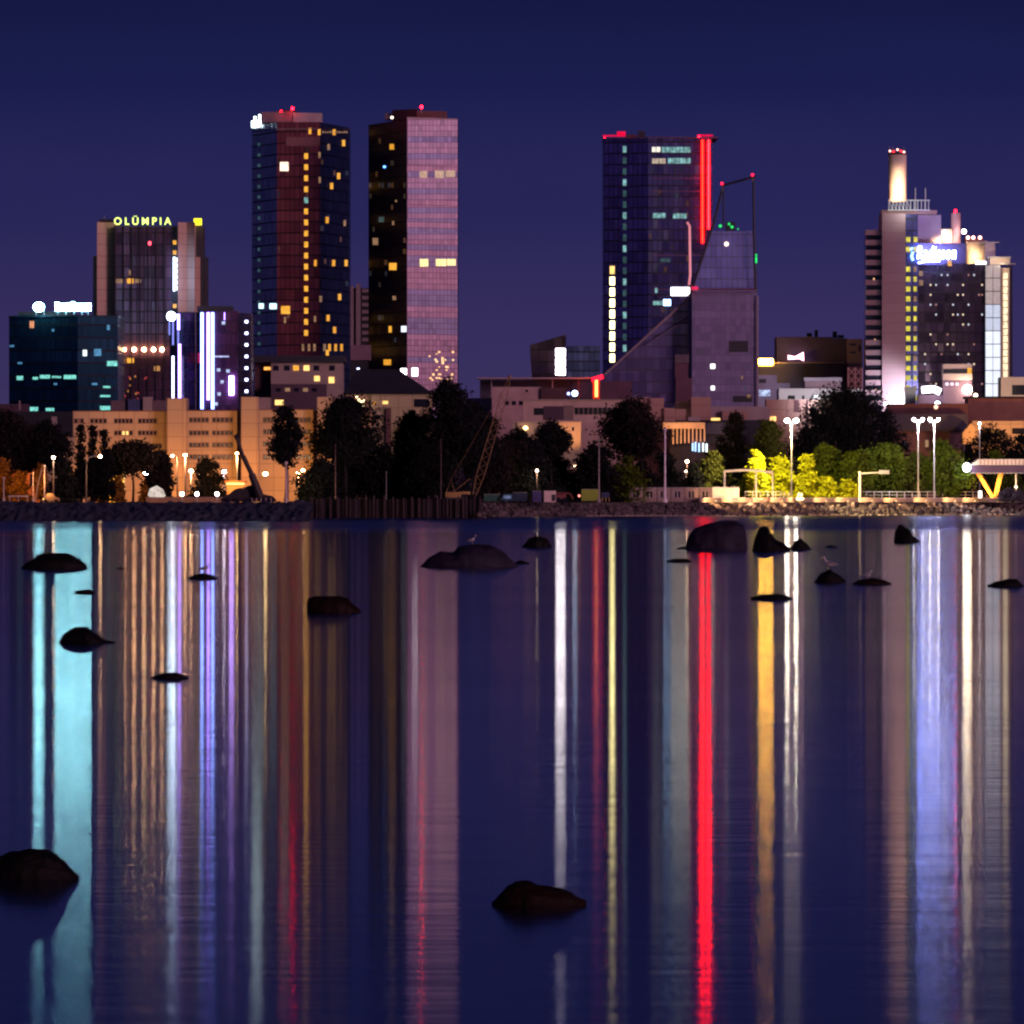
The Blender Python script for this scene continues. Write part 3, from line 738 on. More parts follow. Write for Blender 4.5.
for rct in [(420, 428, 259, 266.5), (436, 446, 259, 266), (447, 455.5, 259, 265.5)]: win(B, b_, c_, *rct, G_py, 'lit_window')
for rct, mt in [((389.5, 396.5, 263, 270), G_yel), ((390, 394, 144, 149.5), G_amb), ((389, 391.6, 326, 332.5), G_yel), ((384, 391, 359.5, 365), G_amb), ((395.5, 396.9, 200, 202), G_dim), ((392.5, 394, 221, 225), G_dim), ((393, 396, 296, 300), G_dim), ((379, 384, 217, 222), G_tealdim), ((373, 378, 238, 245), G_dim)]: win(B, a, b_, *rct, mt, 'lit_window')
win(B, a, b_, 383.6, 385.6, 165.8, 167.8, glow('blue_room_dot', (.1, .3, 1), 6), 'blue_lamp')
G_bw = glow('bright_white_panel', (1, .9, .95), 7)
win(B, a, b_, 401, 406.6, 368.5, 376.5, G_bw, 'lit_window'); win(B, b_, c_, 412, 417.5, 368, 376, G_bw, 'lit_window'); win(B, a, b_, 401.5, 406.5, 326, 332, glow('pale_panel', (.8, .85, 1), 1.5), 'lit_window')
G_ref = glow('painted_lamp_reflection', (1, .55, .25), 1.6, .6, 1)  # lamp reflections painted as small glowing panels on the glass
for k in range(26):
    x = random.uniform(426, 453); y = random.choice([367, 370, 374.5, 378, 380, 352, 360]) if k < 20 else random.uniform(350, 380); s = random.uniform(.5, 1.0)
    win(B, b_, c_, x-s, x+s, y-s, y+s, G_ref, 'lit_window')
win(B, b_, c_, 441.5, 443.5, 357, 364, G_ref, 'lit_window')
prism([(392, 2590), (417, 2583)], 109, B, 'plant_room', M_maroon, 12, q0=119); prism([(417, 2583), (447, 2588)], 110.5, B, 'plant_room', M_maroon, 12, q0=119)
prism([(385, 2592), (397, 2590)], 113, B, 'roof_screen', surf('roof_screen_metal', (.35, .28, .30), .6), 8, q0=119)
beacon(B, 421.5, 107, 2575, .85); MB().ball(W(392, 117.5, 2580), .45).build('roof_lamp', glow('roof_white', (1, .8, .7), 4), B, smooth=True)

# --- pale finned tower between the twins
B = building('finned_tower', 360, 2700, 'pale ribbed tower showing in the gap between the twin towers', 'tower')
prism([(349, 2700), (372, 2700)], 288, B, 'wall', M_dark, 20)
mb = MB()
for p0, p1 in ((349.5, 353.6), (356, 360.5)): mb.pbox(p0, p1, 286 if p0 < 355 else 284, 345, 2698.5, 2)
mb.build('fins', M_mauve, B)
mb = MB()
for y in range(289, 345, 7): mb.pbox(362, 371.5, y, y+3.4, 2699, 1.2)
mb.build('balcony_bands', M_mauve, B)
mb = MB(); mb.pbox(350.5, 370.5, 345, 360, 2500, 12); mb.build('annex', surf('mauve_box', (.3, .17, .22), .8), B); win(B, (350.5, 2500), (370.5, 2500), 357, 359.4, 368, 371, G_dot, 'lit_window')

def dims(parent, faces, n, seed, cols=3.1, rows=11.05, off=0, w_=.9, h_=2.6):
    rnd = random.Random(seed)
    ms_ = [glow('faint_room_a', (1, .45, .2), .05, .6), glow('faint_room_b', (.5, .6, .9), .03, .6), glow('faint_room_c', (1, .7, .5), .025, .6), glow('faint_room_d', (1, .4, .3), .08, .6)]
    for k in range(n):
        A2, B2, y0, y1 = faces[rnd.randrange(len(faces))]
        x = A2[0]+2+rnd.randrange(int((B2[0]-A2[0]-4)/cols)+1)*cols; y = y0+rnd.randrange(int((y1-y0)/rows))*rows+off
        wd = w_*rnd.choice([1, 1, 1.6])
        win(parent, A2, B2, x-wd, x+wd, y-h_, y+h_*.9, rnd.choice(ms_), 'dim_window', .09)
dims(BT1, [((277, 2602), (320, 2600), 150, 340), ((320, 2600), (349, 2640), 140, 345)], 16, 3)
dims(BT2, [((368.5, 2600), (407, 2560), 130, 360)], 24, 5)

# --- low white building below the left twin tower
B = building('low_apartment_house', 300, 2100, 'low white house, dark flat roof, four yellow windows, under the left twin tower')
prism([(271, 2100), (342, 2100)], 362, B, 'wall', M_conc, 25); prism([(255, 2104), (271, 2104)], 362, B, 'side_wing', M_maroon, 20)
prism([(253, 2098), (345, 2098)], 355.5, B, 'roof', M_roofd, 30, q0=362)
A_, B_ = (271, 2100), (342, 2100)
for x, y, mt in ((276, 368, M_wdark), (287, 368, M_wdark), (296, 368, G_yel), (306.5, 368, G_yelb), (316.5, 368, M_wdark), (332, 368, M_wdark), (317, 378.5, G_yelb), (331.5, 379.5, G_yelb)):
    win(B, A_, B_, x-2.8, x+2.8, y-2.6, y+(2.6 if y < 379 else 3.6), mt, 'window')
mb = MB(); mb.pbox(271, 326, 384, 420, 2090, 9.7); mb.build('podium', surf('mauve_podium', (.10, .06, .08), .8), B)
win(B, (271, 2090), (326, 2090), 275, 283.5, 400, 405, G_yelb, 'window')
for k in range(5): win(B, (271, 2090), (326, 2090), 276+k*9, 281+k*9, 388, 391.5, G_dim if k % 2 else M_wdark, 'window')
win(B, (255, 2104), (271, 2104), 264, 271-.3, 367, 370, glow('orange_wall_lamp', (1, .4, .08), 1.5, .4), 'window')

# --- dark hipped roof house
B = building('hip_roofed_hall', 385, 2000, 'hall with a broad dark hipped roof above tan walls')
a = W(343, 394, 2000); b_ = W(434, 394, 2000); r1 = W(357, 369, 2015); r2 = W(398, 369, 2015)
m_ = MB(); ya, yb = 2000, 2035
E = [Vector((a.x, ya, a.z)), Vector((b_.x, ya, a.z)), Vector((b_.x, yb, a.z)), Vector((a.x, yb, a.z))]
R1 = Vector((r1.x, 2018, r1.z)); R2 = Vector((r2.x, 2018, r2.z))
m_.face([E[0], E[1], R2, R1]); m_.face([E[1], E[2], R2]); m_.face([E[2], E[3], R1, R2]); m_.face([E[3], E[0], R1]); m_.face([E[3], E[2], E[1], E[0]])
m_.build('roof', M_roofd, B)
prism([(345, 2002), (371, 2002)], 394.2, B, 'wall', M_brickpink, 28); prism([(371, 2001), (432, 2001)], 394.2, B, 'wall', M_orangew, 28)
A_, B_ = (371, 2001), (432, 2001)
win(B, A_, B_, 382.5, 388, 401, 404, G_yelb, 'window'); win(B, A_, B_, 373, 376, 402, 404.5, G_amb, 'window'); win(B, A_, B_, 414, 429, 399, 407, M_wdark, 'window')
mb = MB()
for p in ((370, 390.5, 411, 2000), (407, 426, 422, 1999)): pass
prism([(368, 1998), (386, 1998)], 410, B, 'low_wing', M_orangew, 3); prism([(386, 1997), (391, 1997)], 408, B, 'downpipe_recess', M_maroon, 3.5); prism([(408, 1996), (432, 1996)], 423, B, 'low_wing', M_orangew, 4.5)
win(B, (368, 1998), (386, 1998), 375, 381, 415, 419, M_wdark, 'window')
G_str = glow('string_of_lamps', (1, .8, .4), 5)
for x, y in ((357, 397), (359, 400), (361, 402), (363, 405), (361, 408), (356, 404), (364, 401)): MB().ball(W(x, y, 1999), .32).build('garland_lamp', G_str, B, smooth=True)

# --- long sodium-lit block with stair towers
B = building('long_apartment_block', 200, 1780, 'long sandy block with rows of small dark windows under orange street light')
Yb = 1780
segs = [(73, 167, 411.5, Yb+2), (186, 237, 411, Yb+1), (258, 313, 410, Yb+1), (333, 372, 410, Yb+2)]
for p0, p1, q, Y in segs: prism([(p0, Y), (p1, Y)], q, B, 'wing', M_orangew, 14)
for p0, p1, q in ((167, 186, 398.5), (241, 258, 397), (317, 333, 397)): prism([(p0, Yb-2.5), (p1, Yb-2.5)], q, B, 'stair_tower', M_orangew, 17)
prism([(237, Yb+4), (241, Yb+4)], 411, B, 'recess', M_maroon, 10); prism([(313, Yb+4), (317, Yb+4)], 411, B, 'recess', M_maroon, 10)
prism([(258, Yb+3), (270, Yb+3)], 397.5, B, 'stair_tower', surf('mauve_plaster', (.3, .22, .22), .8), 10)
prism([(166.4, Yb-2), (186.6, Yb-2)], 398, B, 'coping', M_conc, 16, q0=398.6)
for p0, p1, q, Y in segs: prism([(p0-.2, Y-.4), (p1+.2, Y-.4)], q-.7, B, 'coping', surf('brown_coping', (.2, .12, .1), .8), 15, q0=q+.1)
M_wband = surf('brown_window_band', (.20, .14, .11), .8)
# narrow windows in groups; only those the photograph shows big enough stand as parts
def winrow(p0, p1, q, Y, n, lit=()):
    win(B, (p0-4, Y), (p1+4, Y), p0-2.2, p1+2.2, q-2.7, q+2.7, M_wband, 'window_band', .03)
    for k in range(n):
        x = p0+(p1-p0)*k/(n-1)
        win(B, (p0-3, Y), (p1+3, Y), x-1.2, x+1.2, q-1.9, q+1.9, G_yelb if k in lit else M_wdark, 'window', .06)
for q in (421, 433): 
    winrow(76, 82, q, Yb+2, 2) if q < 430 else None
    winrow(92, 105, q, Yb+2, 4); winrow(116, 131, q, Yb+2, 5, (2, 3) if q == 433 else ()); winrow(140, 155, q, Yb+2, 5)
winrow(147, 160, 446, Yb+2, 5)
for q in (420, 433, 445, 457): winrow(191, 207, q, Yb+1, 5); winrow(214, 231, q, Yb+1, 5)
for q in (420, 432, 444, 457): winrow(265, 280, q, Yb+1, 5); winrow(297, 309, q, Yb+1, 4)
for k, x in enumerate((82, 104, 128, 150, 176, 198, 222, 250, 272, 296, 320, 350)):  # unseen spots added to wash the block in orange street light
    lamp_light('yard_wash', W(x, 486, 1766), 5200 if x < 140 else 7000 if x < 330 else 2500, (1, .36, .07), B, .5, target=W(x, 470, 1778), size=150)
B2 = building('low_orange_house', 62, 1770, 'low orange-lit house wall behind the dark trees at the far left')
prism([(44, 1768), (75, 1768)], 437, B2, 'wall', M_orangew, 10); prism([(43, 1767), (76, 1767)], 436, B2, 'roof', M_maroon, 12, q0=437)
B2 = building('brown_apartment_house', 120, 1990, 'brown house top with a pale chimney behind the left wing of the long block')
prism([(111, 1990), (166, 1990)], 400.5, B2, 'wall', surf('brown_mauve_wall', (.15, .09, .11), .8), 20)
prism([(143, 1988), (152, 1988)], 397, B2, 'chimney', M_conc, 4, q0=411); prism([(128, 1989), (143, 1989)], 399, B2, 'blue_cladding', surf('blue_panel', (.05, .06, .16), .6), 3, q0=411)
B2 = building('dark_warehouse', 25, 1900, 'dark flat warehouse top under the teal office block at the far left')
prism([(-30, 1900), (112, 1900)], 411.5, B2, 'wall', surf('navy_cladding', (.02, .02, .03), .8), 30)
win(B2, (-30, 1900), (112, 1900), 51.5, 57, 416.5, 426.5, M_conc, 'door'); 
prism([(-30, 1905), (27, 1905)], 404, B2, 'roof_unit', surf('plum_cladding', (.08, .04, .06), .8), 12, q0=411.5); win(B2, (-30, 1905), (27, 1905), 19, 20.5, 400.5, 410, M_conc, 'vent_pipe')

# --- central low buildings
B = building('long_flat_building', 570, 2050, 'long pale flat building with a dark ribbon window in the middle of the shore')
prism([(523, 2050), (625, 2050)], 400, B, 'wall', surf('dusty_pink_wall', (.50, .33, .32), .8), 30)
A_, B_ = (523, 2050), (625, 2050)
win(B, A_, B_, 534, 545, 408, 415, M_wdark, 'ribbon_window'); 
for k in range(9): win(B, A_, B_, 574.6+k*4.7, 578.6+k*4.7, 407.5, 414.5, M_wdark, 'window')
win(B, A_, B_, 543.6, 563.2, 406.2, 420, surf('plum_shutter', (.06, .025, .06), .6), 'shutter', .25); win(B, A_, B_, 563.6, 573.6, 405.5, 420, surf('taupe_panel', (.2, .13, .14), .7), 'panel', .2)
prism([(523, 2049.4), (625, 2049.4)], 399.3, B, 'parapet', M_conc, 31, q0=400.4)
B = building('two_tone_hall', 545, 1990, 'square hall wall half in mauve shade and half lit orange')
prism([(513, 1990), (581, 1990)], 422.5, B, 'wall', M_conc, 25); prism([(512.6, 1989.5), (582, 1989.5)], 421.8, B, 'parapet', M_mauve, 26, q0=422.6)
A_, B_ = (513, 1990), (581, 1990)
win(B, A_, B_, 572, 574, 427, 431, M_wdark, 'window'); win(B, A_, B_, 516, 517.3, 423, 450, M_maroon, 'downpipe', .3)
MB().ball(W(525.5, 428.3, 1988.5), .6).build('wall_lamp', glow('yellow_globe', (1, .6, .2), 7), B, smooth=True)
lamp_light('wall_lamp_light', W(574, 441, 1981), 5200, ORANGE, B, 1, True, W(571, 431, 1990), 62)
B = building('stepped_roof_building', 520, 2150, 'stepped pale building with a maroon box on its roof')
prism([(492, 2150), (541, 2150)], 387, B, 'wall', surf('dusty_pink_wall', (.50, .33, .32), .8), 25); prism([(541, 2149), (566, 2149)], 387.5, B, 'roof_box', M_maroon, 18)
prism([(455, 2160), (492, 2160)], 398, B, 'side_wing', M_mauve, 20); win(B, (492, 2150), (541, 2150), 525.6, 528, 389.6, 392, M_wdark, 'window')
for k in range(4): win(B, (492, 2150), (541, 2150), 505+k*7, 509+k*7, 401, 405, M_wdark, 'window')
B = building('footbridge_roof', 535, 2200, 'long thin roof slab with a red-lit column at its right end', 'station roof')
MB().pbox(477, 594, 377.4, 379, 2200, 14).build('roof_slab', M_mauve, B)
mb = MB()
for x in (491, 552, 578): mb.pbox(x, x+1.2, 379, 400, 2205, .5)
mb.build('columns', M_mauve, B)
MB().pbox(480, 592, 380, 398, 2212, 4).build('back_wall', surf('night_blue_wall', (.04, .035, .07), .6), B)
G_neon = glow('red_neon', (1, .02, .01), 9); G_neono = glow('orange_neon', (1, .003, .0004), 38); G_pinkn = glow('pink_neon', (1, .003, .010), 9)
MB().tube([W(596.3, 397, 2198), W(596.3, 380, 2198)], .42, 8).build('neon_tube', glow('orange_red_column', (1, .22, .05), 6), B)
MB().tube([W(592, 380, 2198), W(597, 378.4, 2198), W(603, 376.4, 2198)], .5, 8).build('neon_tube', G_pinkn, B)
MB().pbox(592.6, 599.6, 379.4, 399, 2199, 2).build('column', surf('dark_red_column', (.3, .03, .02), .6), B)
lamp_light('neon_light', W(596, 388, 2190), 1500, (1, .1, .03), B, 1)
B = building('slanted_roof_office', 548, 2350, 'small office with a slanting top and three glaring white windows')
m_ = MB(); tl = W(530, 345, 2350); tr = W(566, 334.5, 2350); bl = W(533, 400, 2350); br = W(566, 400, 2350)
dp = Vector((0, 22, 0)); dk = curtain('brown_dark_glass', (.10, .07, .10), .8, .3, 2.2, 3.6, (.012, .008, .012), .2, .5, .5, .02)
f = [bl, br, tr, tl]; m_.face(f, [(0, 0), (10, 0), (10, 19), (0, 16)]); m_.face([p+dp for p in reversed(f)], [(0, 0), (10, 0), (10, 19), (0, 16)])
for i in range(4): m_.face([f[(i+1) % 4], f[i], f[i]+dp, f[(i+1) % 4]+dp], [(0, 0), (10, 0), (10, 8), (0, 8)])
m_.build('wall', dk, B)
G_glare = glow('glaring_white_window', (1, .9, .95), 17)
for y0, y1 in ((348.6, 356.5), (358.4, 366), (368, 375)): win(B, (530, 2350), (566, 2350), 555.8, 565.2, y0, y1, G_glare, 'lit_window', .2)
B = building('faint_blue_tower', 586, 2900, 'faint dim blue building beside the slanted office', 'building')
prism([(567, 2900), (600, 2900)], 346, B, 'wall', curtain('faint_blue_glass', (.25, .42, .6), .85, .3, 2, 3.4, (.015, .02, .04), .2, .5, .5, .02), 20)
for x, y, c in ((570.5, 394, (.2, .7, .8)), (569, 389.5, (.3, .5, 1)), (574.7, 393.3, (.6, .8, 1))): pass
r = root('blue_lamp_sign', W(572, 399, 2100), 'small bright blue-white lamps on the flat roof left of the red column', 'lamp')
MB().ball(W(574.8, 393.4, 2100), .75).build('lamp_globe', glow('blue_white_globe', (.45, .7, 1), 14), r, smooth=True)
MB().ball(W(568.5, 393.6, 2100), .4).build('lamp_globe', glow('blue_small_globe', (.3, .35, 1), 5), r, smooth=True)
mb = MB(); mb.pbox(567, 576.5, 395.4, 396.2, 2100, .3); mb.pbox(571, 572, 396.2, 400.5, 2100, .3); mb.build('bracket', M_metal, r)

# --- tall dark tower with red neon edge
B = building('dark_glass_tower', 657, 2600, 'tall navy tower with red neon edges and a column of glaring windows', 'tower')
F = [(603.5, 2607), (648, 2601), (712, 2601)]
c5 = curtain('navy_glass', (.15, .16, .42), .85, .25, 1.7, 3.55, (.014, .011, .03), .2, .45, .4, .03)
c6 = curtain('navy_glass_left', (.18, .16, .46), .85, .25, 1.7, 3.55, (.009, .008, .02), .2, .45, .4, .03)
prism(F, 138, B, 'wall', [c5, c6, M_roofd], 30, facemats=[1, 0], roof=True)
prism([(603, 2606.4), (648, 2600.4), (718, 2600.4)], 137, B, 'parapet', surf('plum_parapet', (.14, .07, .12), .5), 30, q0=138.1)
a, b_, c_ = F
G_gl = glow('glaring_cream_window', (1, .85, .36), 7)
for k in range(9): win(B, a, b_, 610, 614.6, 266+k*11, 274+k*11, G_gl if k else G_yelb, 'bright_window')
for k in range(20): win(B, a, b_, 623, 626.4, 146+k*11.05, 152.6+k*11.05, G_tealdim if k % 3 else G_teal, 'stair_window')
def strip(p0, p1, q0, q1, mt, n): 
    for k in range(n): win(B, b_, c_, p0+(p1-p0)*k/n, p0+(p1-p0)*(k+.88)/n, q0, q1, mt, 'lit_window')
strip(652, 661, 147, 152, glow('cream_office', (1, .95, .8), 1.1, .3), 2); strip(662, 691, 147, 152.5, G_teal, 8)
strip(652, 666, 158.5, 163.5, glow('peach_office', (1, .8, .6), .5, .6), 4); strip(668, 691, 158, 163.5, G_teal, 6)
strip(653, 666, 213, 218, G_teal, 3); strip(673, 687, 213.5, 218.5, G_teal, 4)
strip(660.5, 670.5, 258.5, 262, G_tealdim, 3); strip(676, 678, 193, 198, G_tealdim, 1)
strip(653, 663, 301, 305, G_teal, 3); strip(663.5, 671, 299.5, 305.5, glow('blue_white_office', (.35, .65, 1), 10), 2)
win(B, b_, c_, 671, 689.5, 287.5, 295.5, glow('blank_white_screen', (1, 1, .92), 7), 'bright_screen', .3); strip(655, 658, 288, 293, G_teal, 1)
for y in (191, 255, 289, 178): win(B, b_, c_, 652, 703, y, y+.6, surf('rosy_sill', (.25, .12, .16), .6), 'sill_band', .25)
MB().tube([W(702.4, 243, 2600), W(702.4, 140, 2600)], .27, 8).build('neon_tube', G_neono, B)
MB().tube([W(708.6, 229, 2600), W(708.6, 140, 2600)], .27, 8).build('neon_tube', glow('pink_red_neon', (1, .003, .004), 42), B)
MB().pbox(705, 706.2, 140, 235, 2600.4, .5).build('neon_channel', surf('red_channel', (.10, .012, .012), .5), B)
mb = MB(); mb.pbox(603, 625.5, 135, 136.4, 2620, 1); mb.pbox(617, 625.5, 131.5, 135, 2620, 1); mb.build('roof_glow_strip', glow('deep_red_glow', (1, .0, .06), .9, .4), B)
MB().pbox(697, 713, 134.6, 136.2, 2620, 1).build('roof_glow_strip', glow('deep_red_glow', (1, .0, .06), .9, .4), B)
beacon(B, 604.6, 138.2, 2608, .55); beacon(B, 699, 136.8, 2604, .7); prism([(638, 2622), (645, 2622)], 131, B, 'roof_unit', M_dark, 5, q0=138); prism([(626, 2622), (637, 2622)], 134.6, B, 'roof_unit', M_maroon, 5, q0=138)

dims(B, [((648, 2601), (700, 2601), 170, 290), ((648, 2601), (700, 2601), 310, 370), ((627, 2609), (648, 2601), 150, 350)], 34, 9, rows=11.05)
# --- sail-shaped tower with an open steel frame
B = building('sail_shaped_tower', 705, 2380, 'grey tower with a sloping side and an open steel frame on top', 'tower')
c7 = curtain('grey_stone_panels', (.21, .18, .34), 0, .6, 1.5, 2.2, (.16, .135, .26), .12, .2, .3, 0)
c8 = curtain('slate_glass', (.26, .25, .72), .85, .3, 1.6, 3.3, (.09, .08, .20), .12, .22, .12, .015)
prism([(689, 2385), (692, 2380), (757, 2380)], 293, B, 'stone_wall', [c7, M_roofd], 24, roof=True)
def poly(parent, name, pts, Y, d, mat, cwuv=True):
    f = [W(x, y, Y) for x, y in pts]; m_ = MB(); D = Vector((0, d, 0))
    uv = [(p.x, p.z) for p in f]
    m_.face(f, uv); m_.face([p+D for p in reversed(f)], uv[::-1])
    for i in range(len(f)):
        j = (i+1) % len(f); m_.face([f[j], f[i], f[i]+D, f[j]+D], [(0, 0), (5, 0), (5, 5), (0, 5)])
    return m_.build(name, mat, parent)
poly(B, 'glass_upper', [(692, 293), (754.5, 293), (754.5, 231), (712, 231), (702, 262)], 2384, 18, c8)
poly(B, 'sloping_wing', [(600, 402), (689, 402), (689, 297), (606, 372)], 2388, 14, curtain('navy_wing', (.13, .11, .28), .6, .4, 2, 3.5, (.07, .05, .12), .2, .5, .4, .02))
mb = MB(); mb.tube([W(604, 375, 2386), W(689, 297.5, 2386)], .35, 6); mb.build('sloping_edge', M_mauve, B)
mb = MB(); mb.tube([W(648, 344, 2386), W(689, 317, 2386)], .25, 6); mb.build('sloping_edge', surf('dim_rail', (.15, .12, .2), .6), B)
M_fr = surf('dark_frame_steel', (.02, .02, .035), .5)
mb = MB()
for pts in ([(690, 296), (705, 250), (713, 226), (723.5, 185.5)], [(722.5, 185.5), (755.5, 176.5)], [(753.5, 176.5), (754, 232), (756, 292)]):
    mb.tube([W(x, y, 2381) for x, y in pts], .36, 8)
mb.tube([W(723.5, 186, 2382), W(723.5, 228, 2382)], .25, 6)
mb.build('open_frame', M_fr, B)
mb = MB()
for y in (290.6, 293): mb.tube([W(691, y, 2378.5), W(757.5, y, 2378.5)], .12, 6)
mb.build('ledge_rail', M_mauve, B); MB().pbox(691, 756, 289, 290.2, 2379.3, .4).build('ledge_light', glow('dim_red_ledge', (.9, .04, .1), .05, .8), B)
MB().pbox(690, 698, 286.5, 289.8, 2378, 1).build('red_glow_lamp', glow('crimson_lamp', (1, .02, .12), .9, .3), B)
MB().tube([W(687, 222, 2375), W(689.6, 226, 2375), W(690.2, 275, 2375), W(689, 285, 2375)], .35, 8).build('neon_tube', glow('dim_pink_tube', (1, .3, .35), .75), B)
MB().cyl((W(690.4, 0, 2376).x, 2376), .3, W(0, 297, 2376).z, W(0, 284, 2376).z, 6).build('tube_post', M_fr, B)
G_rdim = glow('dim_red_beacon', (1, .004, .02), 12); beacon(B, 722, 183.5, 2380, .6, G_rdim); beacon(B, 752.5, 174.8, 2380, .6, G_rdim)
G_gr = glow('green_light', (.02, 1, .2), .9, .5)
for x, y, rr in ((720.3, 226, .8), (729, 224, .7), (732, 227, .8), (738, 229, .4)): MB().ball(W(x, y, 2382), rr*.6).build('green_lamp', G_gr, B, smooth=True)
prism([(726, 2386), (735, 2386)], 222, B, 'roof_unit', M_fr, 6, q0=231)
win(B, (757, 2380), (758.4, 2380), 755.2, 757, 254, 263, G_gr, 'green_lamp', .4)
A_, B_ = (692, 2380), (757, 2380)
MB().ball(W(726.5, 244, 2383), .6).build('front_lamp', glow('cream_lamp', (1, .75, .5), 4), B, smooth=True)
for rct, mt in [((710.5, 715, 364, 368.6), G_whitew), ((711, 714.6, 386, 390), G_whitew), ((729, 748, 341, 352), M_dark), ((733, 752, 396, 402), M_dark), ((747, 751, 395, 398), G_dim), ((741, 743, 376, 379), G_dim), ((744, 745, 387, 390), G_tealdim)]: win(B, A_, B_, *rct, mt, 'window')
MB().tube([W(757.6, 296, 2379), W(757.6, 420, 2379)], .25, 6).build('corner_rail', M_mauve, B)
B = building('dim_pink_house', 680, 2300, 'dim reddish house partly hidden at the foot of the sloping tower wing')
prism([(600, 2300), (632, 2300)], 381, B, 'wall', surf('dim_plum_wall', (.13, .06, .09), .8), 15); prism([(676, 2301), (692, 2301)], 378, B, 'wall', surf('dim_plum_wall', (.13, .06, .09), .8), 15)
MB().pbox(675, 689, 354.5, 363, 2304, 5).build('roof_box', surf('dim_taupe', (.14, .1, .13), .8), B); MB().pbox(675, 688, 363, 380, 2305, 4).build('roof_box_base', surf('dim_plum_wall', (.13, .06, .09), .8), B)

# --- pink blocks in front of the sail tower
B = building('stepped_pink_houses', 660, 2080, 'row of stepped salmon walls below the grey sail-shaped tower')
for p0, p1, q, Y in ((633, 650, 397, 2082), (650, 664, 398, 2081), (664, 675, 408, 2080), (675, 691, 409, 2080.6), (691, 711, 397, 2079), (676, 692, 401, 2084)): prism([(p0, Y), (p1, Y)], q, B, 'wall', M_brickpink, 12)
prism([(722, 2078), (748, 2078)], 411, B, 'wall', M_brickpink, 12); prism([(711, 2080), (770, 2080)], 406.5, B, 'back_wall', M_mauve, 10)
prism([(676, 2070), (770, 2070)], 420, B, 'lower_roof', M_roofd, 6); 
win(B, (711, 2068), (722, 2068), 711, 720, 418, 420.5, G_yelb, 'window', 1.5); win(B, (676, 2070), (770, 2070), 688, 700, 416.8, 421, M_mauve, 'dormer', .5)
B = building('colonnade_pavilion', 685, 1960, 'orange-lit colonnade glowing between the dark trees', 'pavilion')
M_col = surf('column_plaster', (.5, .36, .26), .8)
MB().pbox(663, 705, 422.5, 428.5, 1960, 8).build('entablature', M_col, B)
for k in range(9): 
    x = 672.5+k*3.9; MB().pbox(x, x+1.5, 428.5, 444-.3*k, 1961, .8).build('column', M_col, B)
MB().pbox(670, 740, 424, 500, 1966, 5).build('back_wall', surf('night_plaster', (.03, .025, .04), .8), B)
MB().pbox(706, 742, 423, 434, 1964, 1.8).build('roof', surf('slate_blue_roof', (.04, .04, .09), .7), B)
for x in (669, 685, 700): lamp_light('column_light', W(x, 438, 1953), 1900, ORANGE, B, .5)
for k, (x, q0, q1) in enumerate(((692.7, 443, 451), (695.4, 442, 451.5), (699, 443, 452), (703, 443, 451.5), (706.5, 443.6, 452))): MB().pbox(x-.7, x+.9, q0, q1, 1958, .4).build('window', glow('blue_shop_window', (.35, .6, 1), 2.2) if k < 3 else glow('white_shop_window', (.8, .95, 1), 2.5), B)

# --- blocks between sail tower and right hotel
B = building('plum_office_building', 815, 2450, 'plum-coloured office building with a glowing pink logo sign')
prism([(777, 2450), (832, 2450)], 337, B, 'wall', surf('plum_wall', (.055, .045, .12), .8), 25); prism([(832, 2449), (848, 2449)], 338.5, B, 'wall', surf('slate_wall', (.06, .05, .10), .7), 25)
prism([(847.5, 2446), (862.5, 2446)], 339, B, 'pale_end', M_conc, 22)
A_, B_ = (847.5, 2446), (862.5, 2446)
for rct in [(849.5, 856, 343.6, 345.6), (849.5, 856, 351.6, 353.6), (858.6, 860.4, 345, 351.5)]: win(B, A_, B_, *rct, M_wdark, 'window')
for x, w_, h in ((807, 5, 333), (815, 3, 330), (833, 4, 331.5), (838, 6, 335)): prism([(x, 2455), (x+w_, 2455)], h, B, 'roof_unit', M_dark, 4, q0=338)
m_ = [W(788, 355, 2446), W(795, 356.6, 2446), W(803.5, 352, 2446), W(804, 361, 2446), W(799, 358.8, 2446), W(788, 359.6, 2446)]
mb = MB(); D = Vector((0, .6, 0)); f = [m_[0], m_[5], m_[4], m_[3], m_[2], m_[1]]; mb.face(f); mb.face([p+D for p in reversed(f)])
for i in range(6): mb.face([f[(i+1) % 6], f[i], f[i]+D, f[(i+1) % 6]+D])
mb.build('logo_sign', glow('pink_logo', (1, .5, .62), 5), B)
prism([(757, 2440), (845, 2440)], 363, B, 'lower_block', surf('plum_dark_wall', (.03, .03, .09), .8), 8)
MB().pbox(757, 845, 362.4, 363.2, 2439, 1).build('cornice', M_mauve, B)
G_yb = glow('yellow_bar_light', (1, .46, .04), 75)
s_ = MB().pbox(757.5, 774, 365, 366.4, 2437, .6).build('sign_frame', M_metal, B)
MB().tube([W(758.8, 361.8, 2435), W(773, 361.8, 2435)], .95, 10).build('light_bar', G_yb, s_)
prism([(757, 2430), (777, 2430)], 375, B, 'lilac_wing', surf('lilac_wall', (.28, .24, .36), .7), 6); prism([(777, 2431), (790, 2431)], 383, B, 'lilac_wing', surf('lilac_wall', (.28, .24, .36), .7), 6)
for rct in [(759, 766, 379, 383), (759, 770, 390, 396)]: win(B, (757, 2430), (777, 2430), *rct, G_nw if rct[2] > 385 else M_dark, 'window')
mb = MB()
for k in range(3): x = 848+k*7; mb.tube([W(x, 367.5, 2300), W(x, 410, 2300)], .25, 6)
